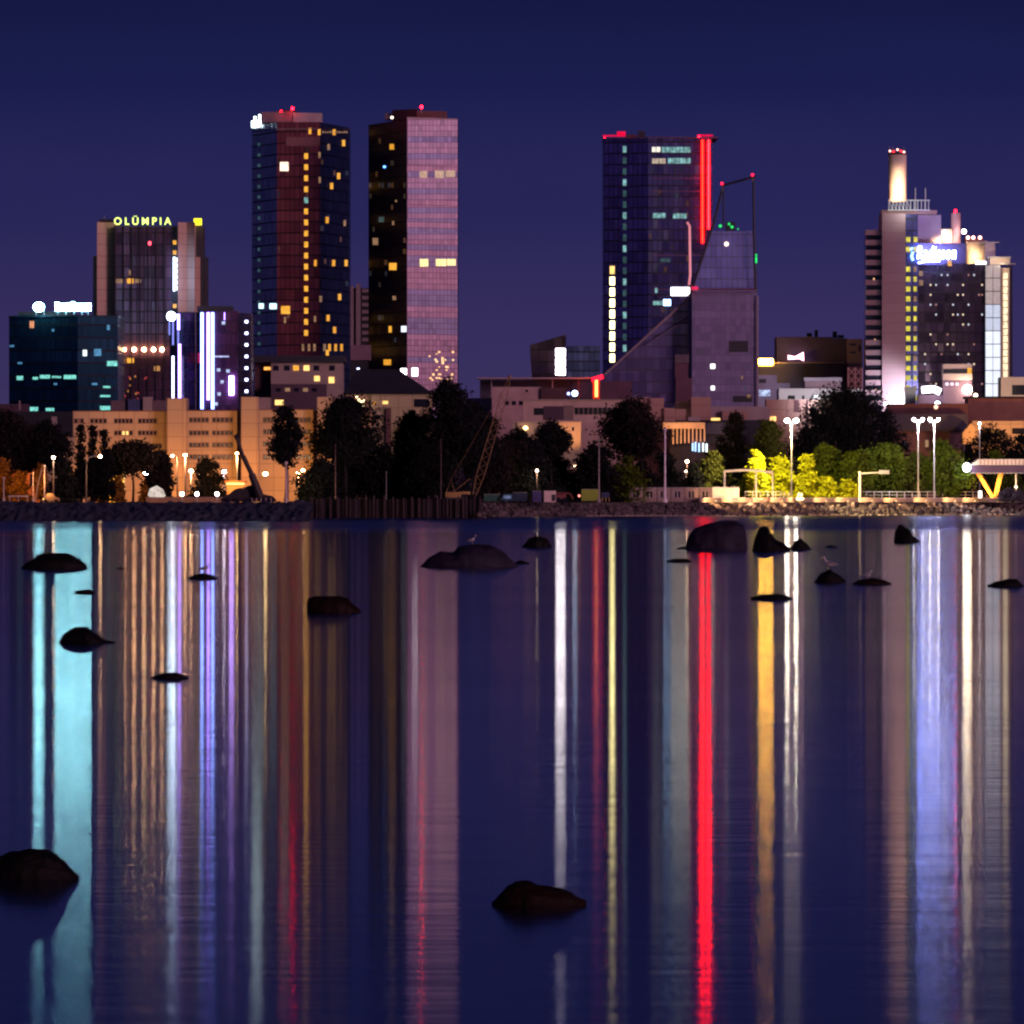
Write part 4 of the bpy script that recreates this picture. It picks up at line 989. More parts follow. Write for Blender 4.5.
for k in range(5):
    for s in (0, 1):
        x = 848+s*7; y = 368+k*8; mb.tube([W(x, y, 2300), W(x+7, y+8, 2300)], .16, 5); mb.tube([W(x+7, y, 2300), W(x, y+8, 2300)], .16, 5)
r = root('lattice_scaffold', W(855, 410, 2300), 'orange-lit lattice scaffold beside the striped balcony tower', 'scaffold')
mb.build('lattice', surf('rosy_steel', (.5, .3, .26), .6), r); MB().pbox(847.5, 862.5, 367, 410, 2302, 3).build('back_panel', M_maroon, r)
B = building('white_flat_hall', 825, 2200, 'long white flat hall behind the tall dark tree')
prism([(779, 2200), (862, 2200)], 388.5, B, 'wall', M_white, 20); prism([(804, 2206), (842, 2206)], 377.5, B, 'upper_roof', surf('grey_lilac_roof', (.4, .38, .45), .7), 12, q0=381); prism([(805, 2207), (841, 2207)], 381, B, 'upper_wall', M_mauve, 10, q0=389)
for x0, x1 in ((788, 795), (802, 804.5), (813, 818.5), (825, 832)): win(B, (779, 2200), (862, 2200), x0, x1, 395.5, 399.3, M_wdark, 'window')
lamp_light('unseen_hall_light', W(825, 394, 2178), 6000, (.85, .9, 1), B, 1)  # unseen lamp added to brighten the white wall
prism([(766, 2185), (840, 2185)], 399.5, B, 'lower_wall', M_brickpink, 10); win(B, (766, 2185), (840, 2185), 794, 799, 400, 412, M_maroon, 'door'); win(B, (766, 2185), (840, 2185), 806, 808, 400, 430, M_maroon, 'downpipe')
win(B, (766, 2185), (840, 2185), 768, 776, 416.5, 421, glow('orange_window', (1, .5, .15), 2.2, .4), 'window')
lamp_light('unseen_hall_light', W(790, 415, 2160), 1100, (1, .45, .2), B, 1)  # unseen warm lamp added for the lower wall

# --- right hotel tower
B = building('hotel_tower', 935, 2400, 'right-hand hotel tower with a floodlit chimney and glowing rooftop drum')
Mh = curtain('hotel_mauve_wall', (.38, .24, .27), 0, .75, 40, 3.0, (.31, .19, .22), .1, .2, .05, 0, spec=.2, mullrough=.8)
prism([(866.5, 2404), (882, 2402)], 230, B, 'balcony_bay', M_wdark, 18)
for k in range(18): 
    y = 230+k*10.0; win(B, (866.5, 2404), (882, 2402), 866.2, 882, y, y+5.2, Mh, 'balcony_band', .7)
G_sp = glow('tiny_orange_room', (1, .5, .25), 1.6)
for x, y in ((874, 279), (871, 302), (877, 312), (876, 323), (875, 340), (875, 361), (875, 372), (876, 381), (876, 390)): win(B, (866.5, 2404), (882, 2402), x-.5, x+.6, y-1, y+1, G_sp, 'lit_window', .2)
prism([(882, 2400), (905.5, 2398)], 213.5, B, 'slab_wall', Mh, 22)
prism([(905.5, 2399), (918, 2399)], 214, B, 'window_bay', curtain('navy_bay_glass', (.2, .2, .5), .85, .25, 2, 3.4, (.01, .01, .03), .2, .5, .4, .02), 20)
G_yg = glow('yellow_green_room', (1, .85, .08), .75, .5, .9)
for k in range(18):
    y = 237+k*9.9
    if 248 < y < 258: continue
    win(B, (905.5, 2399), (918, 2399), 906, 910.3, y, y+5, G_yg, 'window'); win(B, (905.5, 2399), (918, 2399), 913.6, 916.6 if k else 917.6, y, y+5, G_yg if k < 2 or k % 3 else G_dim, 'window')
c9 = curtain('dark_plum_glass', (.10, .07, .11), .85, .28, 1.9, 3.0, (.012, .008, .016), .3, .6, .6, .03)
prism([(918, 2400), (985, 2400)], 264, B, 'wall', [c9, M_roofd], 26, roof=True)
A_, B_ = (918, 2400), (985, 2400)
st_ = [glow('tiny_cream_room', (1, .75, .55), 1.1), glow('tiny_pale_room', (.8, .85, 1), .9), glow('tiny_dim_room', (1, .45, .4), .4)]
for k in range(60):
    col = random.choice([925, 930.5, 936, 941.5, 947.5, 953, 957.7, 963, 968.5, 974, 979, 982]); rw = 275+random.randrange(0, 12)*9.9
    win(B, A_, B_, col-.7, col+.8, rw-.9, rw+.9, st_[random.randrange(3)], 'lit_window')
win(B, A_, B_, 947.6, 951.6, 260.6, 266, G_yel, 'lit_window', .3)
win(B, A_, B_, 919, 923, 271, 276, G_dim, 'dim_window'); win(B, A_, B_, 919, 923, 280, 285.5, G_dim, 'dim_window')
prism([(882, 2403), (937, 2403)], 210, B, 'crown_slab', surf('rosy_crown', (.34, .18, .18), .7), 16, q0=214)
prism([(918, 2404), (941, 2404)], 215, B, 'crown_wall', surf('mauve_crown', (.26, .18, .24), .7), 14, q0=250)
prism([(918.5, 2399), (966, 2401)], 243, B, 'sign_wall', surf('sign_backing', (.07, .05, .10), .7), 4, q0=265)
mb = MB(); cx = W(897.5, 0, 2410)
mb.cyl((cx.x, cx.y), 2.75, W(0, 202, 2410).z, W(0, 155, 2410).z, 28); ch_ = mb.build('chimney', surf('chimney_plaster', (.55, .42, .36), .8, var=.06), B, smooth=False)
mb = MB(); mb.cyl((cx.x, cx.y), 2.95, W(0, 155, 2410).z, W(0, 152.6, 2410).z, 28); mb.build('chimney_cap', M_maroon, ch_)
for x, y in ((890, 151), (893.6, 151.5), (897.5, 149.6), (901, 151), (904, 152)): MB().ball(W(x, y, 2407.5), .33).build('cap_lamp', glow('small_red_lamp', (1, .02, .02), 5) if x in (893.6, 901) else glow('pale_red_lamp', (1, .5, .4), 4), B, smooth=True)
mb = MB()
for x in (889.5, 893, 903.5): mb.tube([W(x, 153, 2409), W(x, 146.5, 2409)], .07, 5)
mb.build('lightning_rods', M_steel, ch_)
lamp_light('chimney_flood', W(899, 197, 2402), 5200, (1, .66, .38), B, .4); lamp_light('chimney_flood', W(901, 178, 2403.5), 1100, (1, .7, .42), B, .4)
mb = MB(); z0 = W(0, 211, 2404).z; z1 = W(0, 200.6, 2404).z
for k in range(12): 
    x = 889+k*3.6; a = W(x, 0, 2401.5); mb.tube([(a.x, a.y, z0), (a.x, a.y, z1)], .12, 5)
    if k < 6: b_ = W(x+3.6, 0, 2401.5); mb.tube([(a.x, a.y, z1), (b_.x, b_.y, z0)], .08, 5)
a = W(888, 0, 2401.5); b_ = W(930, 0, 2401.5); mb.tube([(a.x, a.y, z1), (b_.x, b_.y, z1)], .16, 5); mb.tube([(a.x, a.y, z0+.2), (b_.x, b_.y, z0+.2)], .16, 5)
for x in (915.5, 925.5): mb.tube([W(x, 211, 2402), W(x, 188, 2402)], .12, 5)
mb.build('antenna_railing', surf('pale_steel_tube', (.6, .6, .6), .4), B)
lamp_light('railing_light', W(905, 207, 2394), 900, (.85, 1, .9), B, .3)
# second chimney, drum and lamps
cx = W(955.7, 0, 2408); mb = MB(); mb.cyl((cx.x, cx.y), 1.45, W(0, 246, 2408).z, W(0, 213, 2408).z, 20); mb.build('chimney', surf('rosy_pipe', (.5, .28, .28), .5), B)
MB().ball(W(955.5, 211, 2407), .35).build('beacon', G_red, B, smooth=True)
lamp_light('pipe_light', W(953, 240, 2403), 700, (1, .6, .5), B, .3)
prism([(921, 2406), (952, 2406)], 229, B, 'roof_terrace_wall', surf('cream_wall', (.5, .4, .3), .7), 5, q0=245)
lamp_light('terrace_light', W(938, 241, 2402.5), 2600, (1, .72, .3), B, .3); lamp_light('terrace_light', W(946, 238, 2402.5), 1800, (1, .85, .7), B, .3)
MB().ball(W(964, 231.5, 2405), .7).build('roof_lamp', glow('white_roof_lamp', (1, .9, .85), 16), B, smooth=True); MB().ball(W(945, 232.5, 2404), .7).build('roof_lamp', glow('white_roof_lamp', (1, .9, .85), 16), B, smooth=True)
cx = W(976.5, 0, 2410); mb = MB(); mb.cyl((cx.x, cx.y), 3.4, W(0, 264, 2410).z, W(0, 241, 2410).z, 32); mb.build('drum', surf('drum_plaster', (.6, .48, .38), .8, var=.06), B)
lamp_light('drum_flood', W(972.5, 258, 2403.3), 2800, (1, .68, .34), B, .4)
G_rw = glow('rosy_white_lamp', (1, .45, .35), 9)
for x in (968, 973.3, 980): MB().ball(W(x, 237.6, 2405), .5).build('roof_lamp', G_rw, B, smooth=True)
MB().pbox(965, 984, 238.6, 241.2, 2406, 9).build('drum_roof', M_maroon, B)
MB().pbox(976, 986, 261.5, 264, 2399, .6).build('ledge_lamp', glow('white_ledge', (.95, .9, 1), 9), B)
prism([(985, 2404), (995, 2404)], 243, B, 'crown_wall', M_conc, 8, q0=266); MB().pbox(980, 1000, 241.6, 242.8, 2402, 8).build('canopy', M_steel, B)
prism([(990, 2401), (1010, 2401)], 258, B, 'penthouse', surf('cream_wall', (.5, .4, .3), .7), 8, q0=265); MB().pbox(988, 1011, 256.6, 257.8, 2400, 9).build('penthouse_roof', M_steel, B); MB().pbox(1001, 1016, 263.2, 264.4, 2398, 9).build('canopy', M_steel, B)
lamp_light('penthouse_light', W(998, 263, 2396), 700, (1, .8, .6), B, .3)
# glazed stair on the right with lit panes
prism([(985, 2399), (1001, 2398.5)], 264.5, B, 'stair_core', M_dark, 20)
for k in range(10):
    y = 265.3+k*13.2
    cc = (glow('rosy_pane', (.9, .68, .68), .5, .15), glow('rosy_pane', (.9, .68, .68), .5, .15), glow('rosy_pane', (.9, .68, .68), .5, .15), glow('lilac_pane', (.75, .80, 1), .8, .12), glow('lilac_pane', (.75, .78, .95), .62, .12), glow('white_pane', (.82, .87, 1), 1.15, .1))[min(k, 5)]
    for x0 in (985.6, 993.2): win(B, (985, 2399), (1001, 2398.5), x0, x0+7.1, y, y+12.4, cc, 'stair_pane')
win(B, (1001, 2400), (1009.5, 2401), 1001, 1001.01, 0, 1, M_dark, 'edge_trim') if False else None
prism([(1001, 2400), (1009.5, 2401)], 268, B, 'lit_column', surf('cream_column', (.5, .42, .28), .8), 20)
for k in range(17): y = 273+k*7; win(B, (1001, 2400), (1009.5, 2401), 1003.2, 1007.6, y, y+6, glow('cream_column_light', (1, .85, .5), 1.2, .6, 1.2), 'column_light')
prism([(1009.5, 2404), (1012.5, 2406)], 266, B, 'end_wall', M_dark, 16)
# rooftop lettering
G_rs = glow('blue_white_letters', (.26, .34, 1), 44)
sfr = MB().pbox(918.5, 957, 259.4, 260, 2397.8, .3).build('roof_sign_frame', M_metal, B)
text_mesh('Radisson', 917.5, 956, 246, 259, 2397.5, G_rs, sfr, shear=.15, bold=.0, depth=.5)
MB().tube([W(918.5, 263, 2397.5), W(924, 261.5, 2397.5), W(940, 260.8, 2397.5)], .22, 6).build('sign_underline', G_rs, sfr)
G_bl = glow('blue_emblem', (.25, .6, 1), 4)
mb = MB(); mb.tube([W(911, 248, 2397), W(912.5, 249.5, 2397)], .5, 6); mb.tube([W(913, 252, 2397), W(911.6, 256, 2397), W(913, 260.5, 2397)], .4, 6); mb.build('sign_emblem', G_bl, B)
lamp_light('sign_glow', W(937, 250, 2392), 1800, (.5, .55, 1), B, 1)
# flood light at the foot of the slab
lamp_light('slab_flood', W(894, 402, 2388), 34000, (.85, .88, 1), B, .8)
MB().pbox(884, 904, 402.5, 405, 2388, 1).build('flood_lamp', glow('flood_white', (.9, .92, 1), 12), B)
prism([(905, 2385), (916, 2385)], 387, B, 'porch', M_white, 8); prism([(930, 2384), (943, 2384)], 386.5, B, 'porch', M_conc, 8)
B = building('entrance_pavilion', 942, 2370, 'low entrance blocks with white shop lights at the foot of the right hotel tower')
prism([(918, 2372), (975, 2372)], 395, B, 'wall', surf('plum_wall2', (.09, .05, .08), .8), 8)
prism([(943, 2370), (972, 2370)], 364, B, 'striped_block', M_conc, 7, q0=380); win(B, (943, 2370), (972, 2370), 943.3, 971.7, 369, 373.6, M_wdark, 'ribbon_window'); win(B, (943, 2370), (972, 2370), 967.5, 971.6, 368, 374, G_yel, 'lit_window')
prism([(943, 2371), (972, 2371)], 380, B, 'wall', surf('plum_wall2', (.09, .05, .08), .8), 8)
MB().tube([W(922, 390, 2369), W(934, 389, 2369), W(940, 392, 2369)], .95, 8).build('shop_light', glow('shop_white', (.95, .9, 1), 12), B)
MB().ball(W(937.5, 404, 2369), .85).build('shop_light', glow('shop_blue_white', (.6, .8, 1), 10), B, smooth=True)
for x in (947, 952, 957): MB().ball(W(x, 384, 2368), .5).build('shop_light', glow('shop_dim', (.9, .75, .9), 1.5), B, smooth=True)
MB().ball(W(967.3, 389.5, 2368), 1.35).build('shop_light', glow('warm_glare', (1, .8, .55), 75), B, smooth=True); MB().ball(W(975.6, 395.5, 2368), .6).build('shop_light', glow('warm_small', (1, .85, .6), 9), B, smooth=True)
lamp_light('entrance_light', W(950, 396, 2355), 5000, (1, .8, .7), B, .5)

# --- right-hand edge low buildings
B = building('beige_office', 1012, 2300, 'beige lit office corner at the right edge beside the hotel tower')
prism([(1001, 2300), (1060, 2300)], 377, B, 'wall', M_conc, 15); win(B, (1001, 2300), (1060, 2300), 1012, 1030, 385, 395, M_wdark, 'window'); lamp_light('unseen_hall_light', W(1006, 390, 2285), 4500, (1, .8, .5), B, .5)
B = building('brown_brick_house', 985, 2150, 'brown-red house with an orange-lit lower wall at the right edge')
prism([(968, 2150), (1060, 2150)], 398, B, 'wall', surf('red_brown_wall', (.28, .13, .10), .85, var=.3), 15); prism([(966, 2149), (1061, 2149)], 396.4, B, 'roof', M_roofd, 17, q0=398.2)
prism([(972, 2120), (1060, 2120)], 421, B, 'lower_wall', M_orangew, 12); win(B, (972, 2120), (1060, 2120), 990, 1005, 430, 436, M_wdark, 'window'); win(B, (972, 2120), (1060, 2120), 1012, 1030, 428, 434, M_wdark, 'window')
m_ = [W(964, 443, 2118), W(972, 443, 2118), W(974, 428, 2118), W(970, 423, 2118), W(964, 432, 2118)]
lamp_light('wall_light', W(1000, 436, 2098), 9000, ORANGE, B, .5); lamp_light('wall_light', W(975, 436, 2098), 2500, ORANGE, B, .5)
B = building('gabled_shed', 966, 2117, 'small orange-lit gable end left of the brown house', 'shed')
f = [W(962.5, 444, 2110), W(975, 444, 2110), W(975, 428, 2110), W(971, 423, 2110), W(962.5, 433, 2110)]; D = Vector((0, 5, 0)); mb = MB(); mb.face(f); mb.face([p+D for p in reversed(f)])
for i in range(5): mb.face([f[(i+1) % 5], f[i], f[i]+D, f[(i+1) % 5]+D])
mb.build('wall', M_orangew, B)
B = building('dark_tiled_warehouse', 925, 2120, 'long dark blue roof behind the twin lamp posts')
prism([(885, 2122), (962, 2122)], 431, B, 'wall', surf('dusk_wall', (.11, .06, .075), .8), 15); prism([(884, 2119), (968, 2119)], 414, B, 'roof', surf('dusk_blue_roof', (.035, .035, .07), .7), 18, q0=431)
prism([(888, 2125), (968, 2125)], 403.5, B, 'upper_storey', M_maroon, 12, q0=414)
for x in (903, 925, 943): win(B, (885, 2122), (962, 2122), x, x+3.5, 440, 447, G_dim if x == 925 else M_wdark, 'window', .3)
MB().ball(W(936, 407, 2118), .55).build('wall_lamp', glow('orange_wall_lamp2', (1, .45, .3), 3), B, smooth=True)
B = building('night_terrace', 600, 2140, 'dim background terrace of houses behind the central trees')
prism([(438, 2190), (700, 2190)], 421, B, 'wall', surf('dim_plum_wall', (.13, .06, .09), .8), 15)
prism([(766, 2195), (900, 2195)], 412, B, 'wall', surf('dim_plum_wall', (.13, .06, .09), .8), 12)

# ------------------------------------------------------------------ shore furniture
GP_ = 'tall promenade light masts on the right shore'
M_pole = surf('dark_lamp_pole', (.10, .07, .06), .6)
GC = 'lit street lamps along the left shore'
def street_lamp(px, qh, Y, label, col, strength, r=.45, arm=0, light=0, base=501, group=GC, heads=1, name='street_lamp', glowname=None):
    b = Vector(((px-arm-512)*Y/S, Y, LAND)); R_ = root(name, b, label, 'street lamp', group)
    h = W(px, qh, Y)
    mb = MB(); mb.tube([b, (b.x, Y, h.z+(-.4 if arm else -.2))], .17, 8, .1)
    mb.build('pole', M_steel if group == GP_ else M_pole, R_)
    if arm: mb = MB(); mb.tube([(b.x, Y, h.z-.4), (b.x+(h.x-b.x)*.5, Y, h.z+.1), (h.x, Y, h.z+.1)], .08, 6); mb.build('arm', M_steel, R_)
    mt = glow(glowname or 'lamp_%d_%d' % (round(px), round(qh)), col, strength*5); r *= .62
    if heads == 1: MB().ball((h.x, Y, h.z), r, r, r*.8).build('lamp_head', mt, R_, smooth=True)
    else:
        mb = MB(); mb.tube([(h.x-1.3, Y, h.z-.5), (h.x+1.3, Y, h.z-.5)], .09, 6); mb.build('cross_arm', M_steel, R_)
        for s in (-1, 1): MB().ball((h.x+s*1.0, Y, h.z), r, r, r*.75).build('lamp_head', mt, R_, smooth=True)
    if light: lamp_light('lamp_light', (h.x, Y-.9, h.z-r-.5), light*.5, (1, .74, .32) if light > 50000 else col, R_, .4, target=(h.x, Y+.55, h.z-r-1.5), size=140)
    return R_
OR = (1, .55, .25); OW = (1, .72, .45)
street_lamp(53.5, 457.5, 1420, 'short single lamp over the dark round bush, far left', OW, 22, .42, light=500)
street_lamp(100.3, 456.5, 1425, 'lamp on a long arm reaching right from a tall pole', OR, 20, .45, arm=14, light=1500)
street_lamp(146, 473, 1640, 'big white glaring lamp left of the tall twin poles', (1, .95, .85), 30, .75, light=2500)
street_lamp(149.5, 486, 1640, 'low small lamp just under the big white glaring lamp', (1, .9, .8), 14, .4)
street_lamp(172.3, 455.8, 1520, 'left-facing lamp on an arm of the taller orange pole', OR, 18, .38, arm=-5, light=3500)
street_lamp(185.2, 455.2, 1500, 'lamp on top of the orange pole in front of the stair tower', OR, 20, .48, light=4500)
street_lamp(191, 471, 1650, 'round orange lamp in front of the bush, left of a small pair', OR, 22, .6, light=4500)
street_lamp(199.2, 474.6, 1700, 'left lamp of the small pair before the round bush', OW, 14, .28)
street_lamp(203.8, 472.4, 1700, 'right lamp of the small pair before the round bush', OR, 14, .35, light=3500)
street_lamp(224, 471.8, 1660, 'white-violet lamp at the right edge of the round bush', (.95, .85, 1), 30, .6, light=1800)
street_lamp(237, 453.6, 1600, 'small yellow lamp beside the dark telescopic boom', (1, .62, .25), 20, .4, light=9000)
street_lamp(265.5, 474, 1560, 'glaring amber lamp right of the dark telescopic boom', (1, .68, .3), 24, .6, arm=10, light=7500)
street_lamp(298, 473, 1640, 'left one of the three amber lamps beside the pale pole', OR, 18, .5, light=6500)
street_lamp(303, 470.4, 1650, 'middle one of the three amber lamps beside the pale pole', OR, 18, .5)
street_lamp(311, 470.8, 1660, 'right and smallest of the three lamps beside the pale pole', OW, 16, .36, light=3000)
GB = 'lamps seen through the central trees'
street_lamp(498.4, 462.3, 1710, 'yellow lamp glowing among the dark trees right of the lattice boom', (1, .7, .35), 8, .5, light=500, group=GB)
street_lamp(537, 470.6, 1710, 'single cream lamp low in the dark central trees', (1, .75, .45), 8, .42, light=400, group=GB)
street_lamp(545, 442, 1900, 'white lamp high above the pointed central tree', (1, .95, .9), 7, .5, group=GB)
street_lamp(687, 461.5, 1900, 'upper of the two warm lamps below the blue windows', (1, .65, .4), 9, .6, group=GB, light=400)
street_lamp(686.4, 471, 1850, 'lower of the two warm lamps below the blue windows', (1, .7, .5), 9, .55, group=GB, light=400)
street_lamp(481.5, 442.5, 2000, 'faint white lamp left of the lattice boom in the trees', (.9, 1, 1), 2, .45, group=GB)
street_lamp(470.5, 440, 2000, 'faintest lamp glimmering through the big central tree', (.8, 1, 1), 1, .4, group=GB)
street_lamp(20, 470, 1650, 'orange lamp high among the trees at the far left edge', OR, 10, .4, light=800)
street_lamp(118, 476, 1700, 'faint amber lamp right of the ochre house', OR, 8, .35)
street_lamp(161, 486, 1700, 'low amber lamp behind the white domed tent', OR, 8, .35)
street_lamp(575, 466, 1900, 'tiny amber lamp low between the two central pointed trees', (1, .6, .3), 5, .35, group=GB)
street_lamp(612, 470, 1900, 'tiny pale lamp low left of the large dusky tree', (.9, 1, 1), 3, .3, group=GB)
GP = 'tall promenade light masts on the right shore'
street_lamp(791.5, 420.5, 1805, 'tall mast with a broad glaring head above the yellow-lit bush', (1, .86, .72), 44, .85, light=70000, group=GP, heads=2)
street_lamp(918.2, 419.3, 1850, 'left of two matching tall masts with double lamps', (.92, .88, 1), 12, .55, light=12000, group=GP, heads=2)
street_lamp(934.2, 419.3, 1856, 'right of two matching tall masts with double lamps', (1, .84, .82), 22, .55, light=9000, group=GP, heads=2)
street_lamp(979.6, 423.4, 1950, 'tall mast with one small white lamp above the pavilion', (.95, .9, 1), 14, .42, light=500, group=GP)
GG = 'small white lights close to the ground on the left shore'
for x, y, l in ((182, 494, 'ground lamp at the foot of the tall orange poles'), (197, 494, 'ground lamp between the orange poles and the round bush'), (217, 494, 'ground lamp left of the orange-lit canopy')):
    R_ = root('ground_lamp', W(x, 502, 1420), 'white '+l, 'ground lamp', GG)
    MB().cyl((W(x, 0, 1420).x, 1420.4), .06, LAND, W(x, y, 1420).z, 6).build('post', M_steel, R_); MB().ball(W(x, y, 1420), .36).build('lamp_head', glow('ground_lamp_glow', (1, .92, .88), 14), R_, smooth=True)
def pole(px, q, Y, label, mat, r=.14, name='flagpole', cat='pole'):
    R_ = root(name, ((px-512)*Y/S, Y, LAND), label, cat)
    MB().tube([((px-512)*Y/S, Y, LAND), W(px, q, Y)], r, 8, r*.6).build('shaft', mat, R_)
    MB().ball(W(px, q, Y), r*1.6).build('finial', mat, R_)
    MB().tube([((px-512)*Y/S, Y-.05, LAND+.01), ((px-512)*Y/S, Y-.05, LAND+.8)], r*2, 8).build('base', mat, R_)
M_pl = surf('pale_pole_paint', (.6, .48, .42), .5)
pole(286, 463, 1410, 'pale pole under the narrow tree', M_pl, .2); pole(665, 430, 1720, 'tall thin pale pole right of the dark trees', surf('lilac_pole_paint', (.75, .65, .75), .4), .26)
pole(599, 440, 1690, 'grey pole leaning against the dark central trees', surf('grey_pole_paint', (.3, .26, .26), .5), .17); pole(335.5, 445, 1570, 'dim thin pole before the big dark tree', surf('dim_pole_paint', (.12, .07, .08), .6), .1)
pole(386.3, 472, 1570, 'thin grey post above the sheet pile wall', surf('dim_grey_paint', (.25, .25, .28), .6), .09); pole(441, 440, 1572, 'faint maroon pole in the big central tree', surf('dim_pole_paint', (.12, .07, .08), .6), .1)
pole(3.6, 478, 1420, 'pale trunk-like pole in the orange glow at the far left edge', M_pl, .16); pole(33, 473, 1420, 'thin pole left of the slanting orange branch', M_pl, .1); pole(44.5, 466, 1420, 'mauve pole beside the round dark bush', M_pl, .13)

# lattice crane
M_cr = surf('crane_yellow_paint', (.24, .15, .07), .6)
R_ = root('crawler_crane', W(462, 501, 1575), 'yellow crawler crane with a tall lattice boom behind the sheet piles', 'crane')
mb = MB(); b0 = W(474.5, 495, 1575); b1 = W(509, 379, 1575); ax = (b1-b0).normalized(); sd_ = Vector((ax.z, 0, -ax.x)); 
N = 26
for s in (-1, 1):
    for t in (-1, 1):
        mb.tube([b0+sd_*s*.35+Vector((0, t*.5, 0)), b0+ax*4+sd_*s*.75+Vector((0, t*.8, 0)), b1-ax*3+sd_*s*.6+Vector((0, t*.6, 0)), b1+sd_*s*.15+Vector((0, t*.2, 0))], .085, 5)
for k in range(N):
    p0 = b0+(b1-b0)*k/N; p1 = b0+(b1-b0)*(k+1)/N
    s = 1 if k % 2 else -1; mb.tube([p0+sd_*s*.6+Vector((0, -.6, 0)), p1-sd_*s*.6+Vector((0, -.6, 0))], .05, 4)
mb.build('boom', M_cr, R_)
mb = MB(); mb.pbox(445.5, 461, 492, 497.5, 1574, 3); mb.pbox(461, 470, 491.5, 494.5, 1574.3, 2.4); mb.build('machine_house', surf('bright_crane_paint', (.34, .20, .07), .6), R_)
MB().pbox(446, 466, 497.6, 500.8, 1573.6, 3.6).build('tracks', M_dark, R_)
mb = MB(); mb.tube([W(446.5, 492, 1575), W(451, 479, 1575), W(454.4, 492, 1575)], .09, 5); mb.tube([W(455, 491, 1575), W(470, 478.5, 1575)], .07, 5); mb.tube([W(451, 479, 1575), W(508, 381, 1575)], .03, 4); mb.build('gantry', M_cr, R_)
mb = MB(); mb.tube([W(509, 379, 1575), W(510.2, 375, 1575)], .3, 6); mb.build('sheave', M_cr, R_)
# telescopic crane on the left
M_dkm = surf('dark_machine_paint', (.03, .02, .025), .6)
R_ = root('telescopic_crane', W(245, 502, 1400), 'dark mobile crane with its telescopic boom raised to the left', 'crane')
mb = MB(); mb.tube([W(260, 497, 1400), W(251.5, 474, 1400)], .75, 8, .6); mb.tube([W(251.5, 474, 1400), W(243, 456, 1400)], .42, 8); mb.tube([W(243, 456, 1400), W(236.6, 437, 1400)], .3, 8); mb.build('boom', M_dkm, R_)
mb = MB(); mb.tube([W(238.5, 435.8, 1400), W(234.6, 438.2, 1400)], .5, 6); mb.build('boom_head', M_dkm, R_)
pts = [(221, 499), (224, 496), (229, 494), (235, 489), (244, 487.5), (251, 485), (256, 489), (262, 494), (272, 496), (276, 500)]
f = [W(x, y, 1401) for x, y in [(276, 501.5)]+pts[::-1]+[(221, 501.5)]]; f = f[::-1]
mb = MB(); D = Vector((0, 3, 0)); mb.face(f); mb.face([p+D for p in reversed(f)])
for i in range(len(f)): j = (i+1) % len(f); mb.face([f[j], f[i], f[i]+D, f[j]+D])
mb.build('machine_body', M_dkm, R_)
for x in (227, 237, 249, 262, 271): MB().tube([W(x, 501, 1400.2), W(x, 501, 1401)], .5, 12).build('wheel', M_wdark, R_)
mb = MB()
for x in (252, 256.5, 261, 266, 271): mb.tube([W(x, 504, 1398), W(x, 498, 1398)], .08, 5)
R_ = root('mooring_posts', W(262, 504, 1398), 'row of short amber-lit posts on the bank below the crane boom', 'posts'); mb.build('posts', M_pl, R_)
# lit canopy, tent, wagons
R_ = root('kiosk', W(235, 500, 1500), 'orange kiosk canopy glowing behind the dark crane body', 'kiosk')
MB().pbox(224.5, 246, 480.6, 482.6, 1500, 5).build('canopy', surf('orange_canvas', (.5, .18, .06), .7), R_); MB().pbox(226, 244.5, 482.7, 484.8, 1500.4, .4).build('sign_light', glow('kiosk_warm_light', (1, .6, .18), 2.2, .3), R_)
MB().pbox(227, 244, 485, 502, 1502, 3).build('wall', surf('kiosk_wall', (.5, .3, .12), .7), R_); lamp_light('kiosk_light', W(233, 488, 1498), 350, ORANGE, R_, .3)
R_ = root('tent', W(156, 500, 1480), 'small white domed tent top left of the ground lamps', 'tent')
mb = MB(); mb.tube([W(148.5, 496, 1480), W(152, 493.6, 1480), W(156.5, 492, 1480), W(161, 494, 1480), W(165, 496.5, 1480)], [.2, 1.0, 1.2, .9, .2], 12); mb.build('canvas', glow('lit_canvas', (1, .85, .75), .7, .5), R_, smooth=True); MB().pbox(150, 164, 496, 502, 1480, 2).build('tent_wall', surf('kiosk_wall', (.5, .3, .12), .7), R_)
R_ = root('low_wall', W(180, 501, 1450), 'low orange-lit wall along the left quay', 'wall')
MB().pbox(146, 236, 497.5, 502.5, 1450, .4).build('wall', surf('brick_orange', (.36, .2, .12), .8, var=.4), R_); MB().pbox(145.8, 236.2, 497, 497.4, 1449.9, .6).build('coping', M_conc, R_)
R_ = root('bench', W(18, 499, 1420), 'long pale bench lit orange at the far left edge', 'bench')
MB().pbox(8, 28.5, 495.4, 497, 1420, .6).build('seat', M_pl, R_)
for x in (9.5, 18, 27): MB().pbox(x, x+.7, 497, 502, 1420.1, .4).build('leg', M_pl, R_)
R_ = root('small_car', W(50, 502, 1400), 'small car half hidden below the round bush, glowing orange', 'car')
mb = MB(); prof = [(42, 501), (42.5, 498.6), (45, 497.6), (46.4, 494.4), (48, 493.4), (53, 493.6), (55.5, 497), (59, 498), (59.6, 501)]
f = [W(x, y, 1400) for x, y in prof][::-1]; D = Vector((0, 1.7, 0)); mb.face(f); mb.face([p+D for p in reversed(f)])
for i in range(len(f)): j = (i+1) % len(f); mb.face([f[j], f[i], f[i]+D, f[j]+D])
mb.build('body', surf('car_silver', (.3, .2, .15), .3, metal=.3), R_)
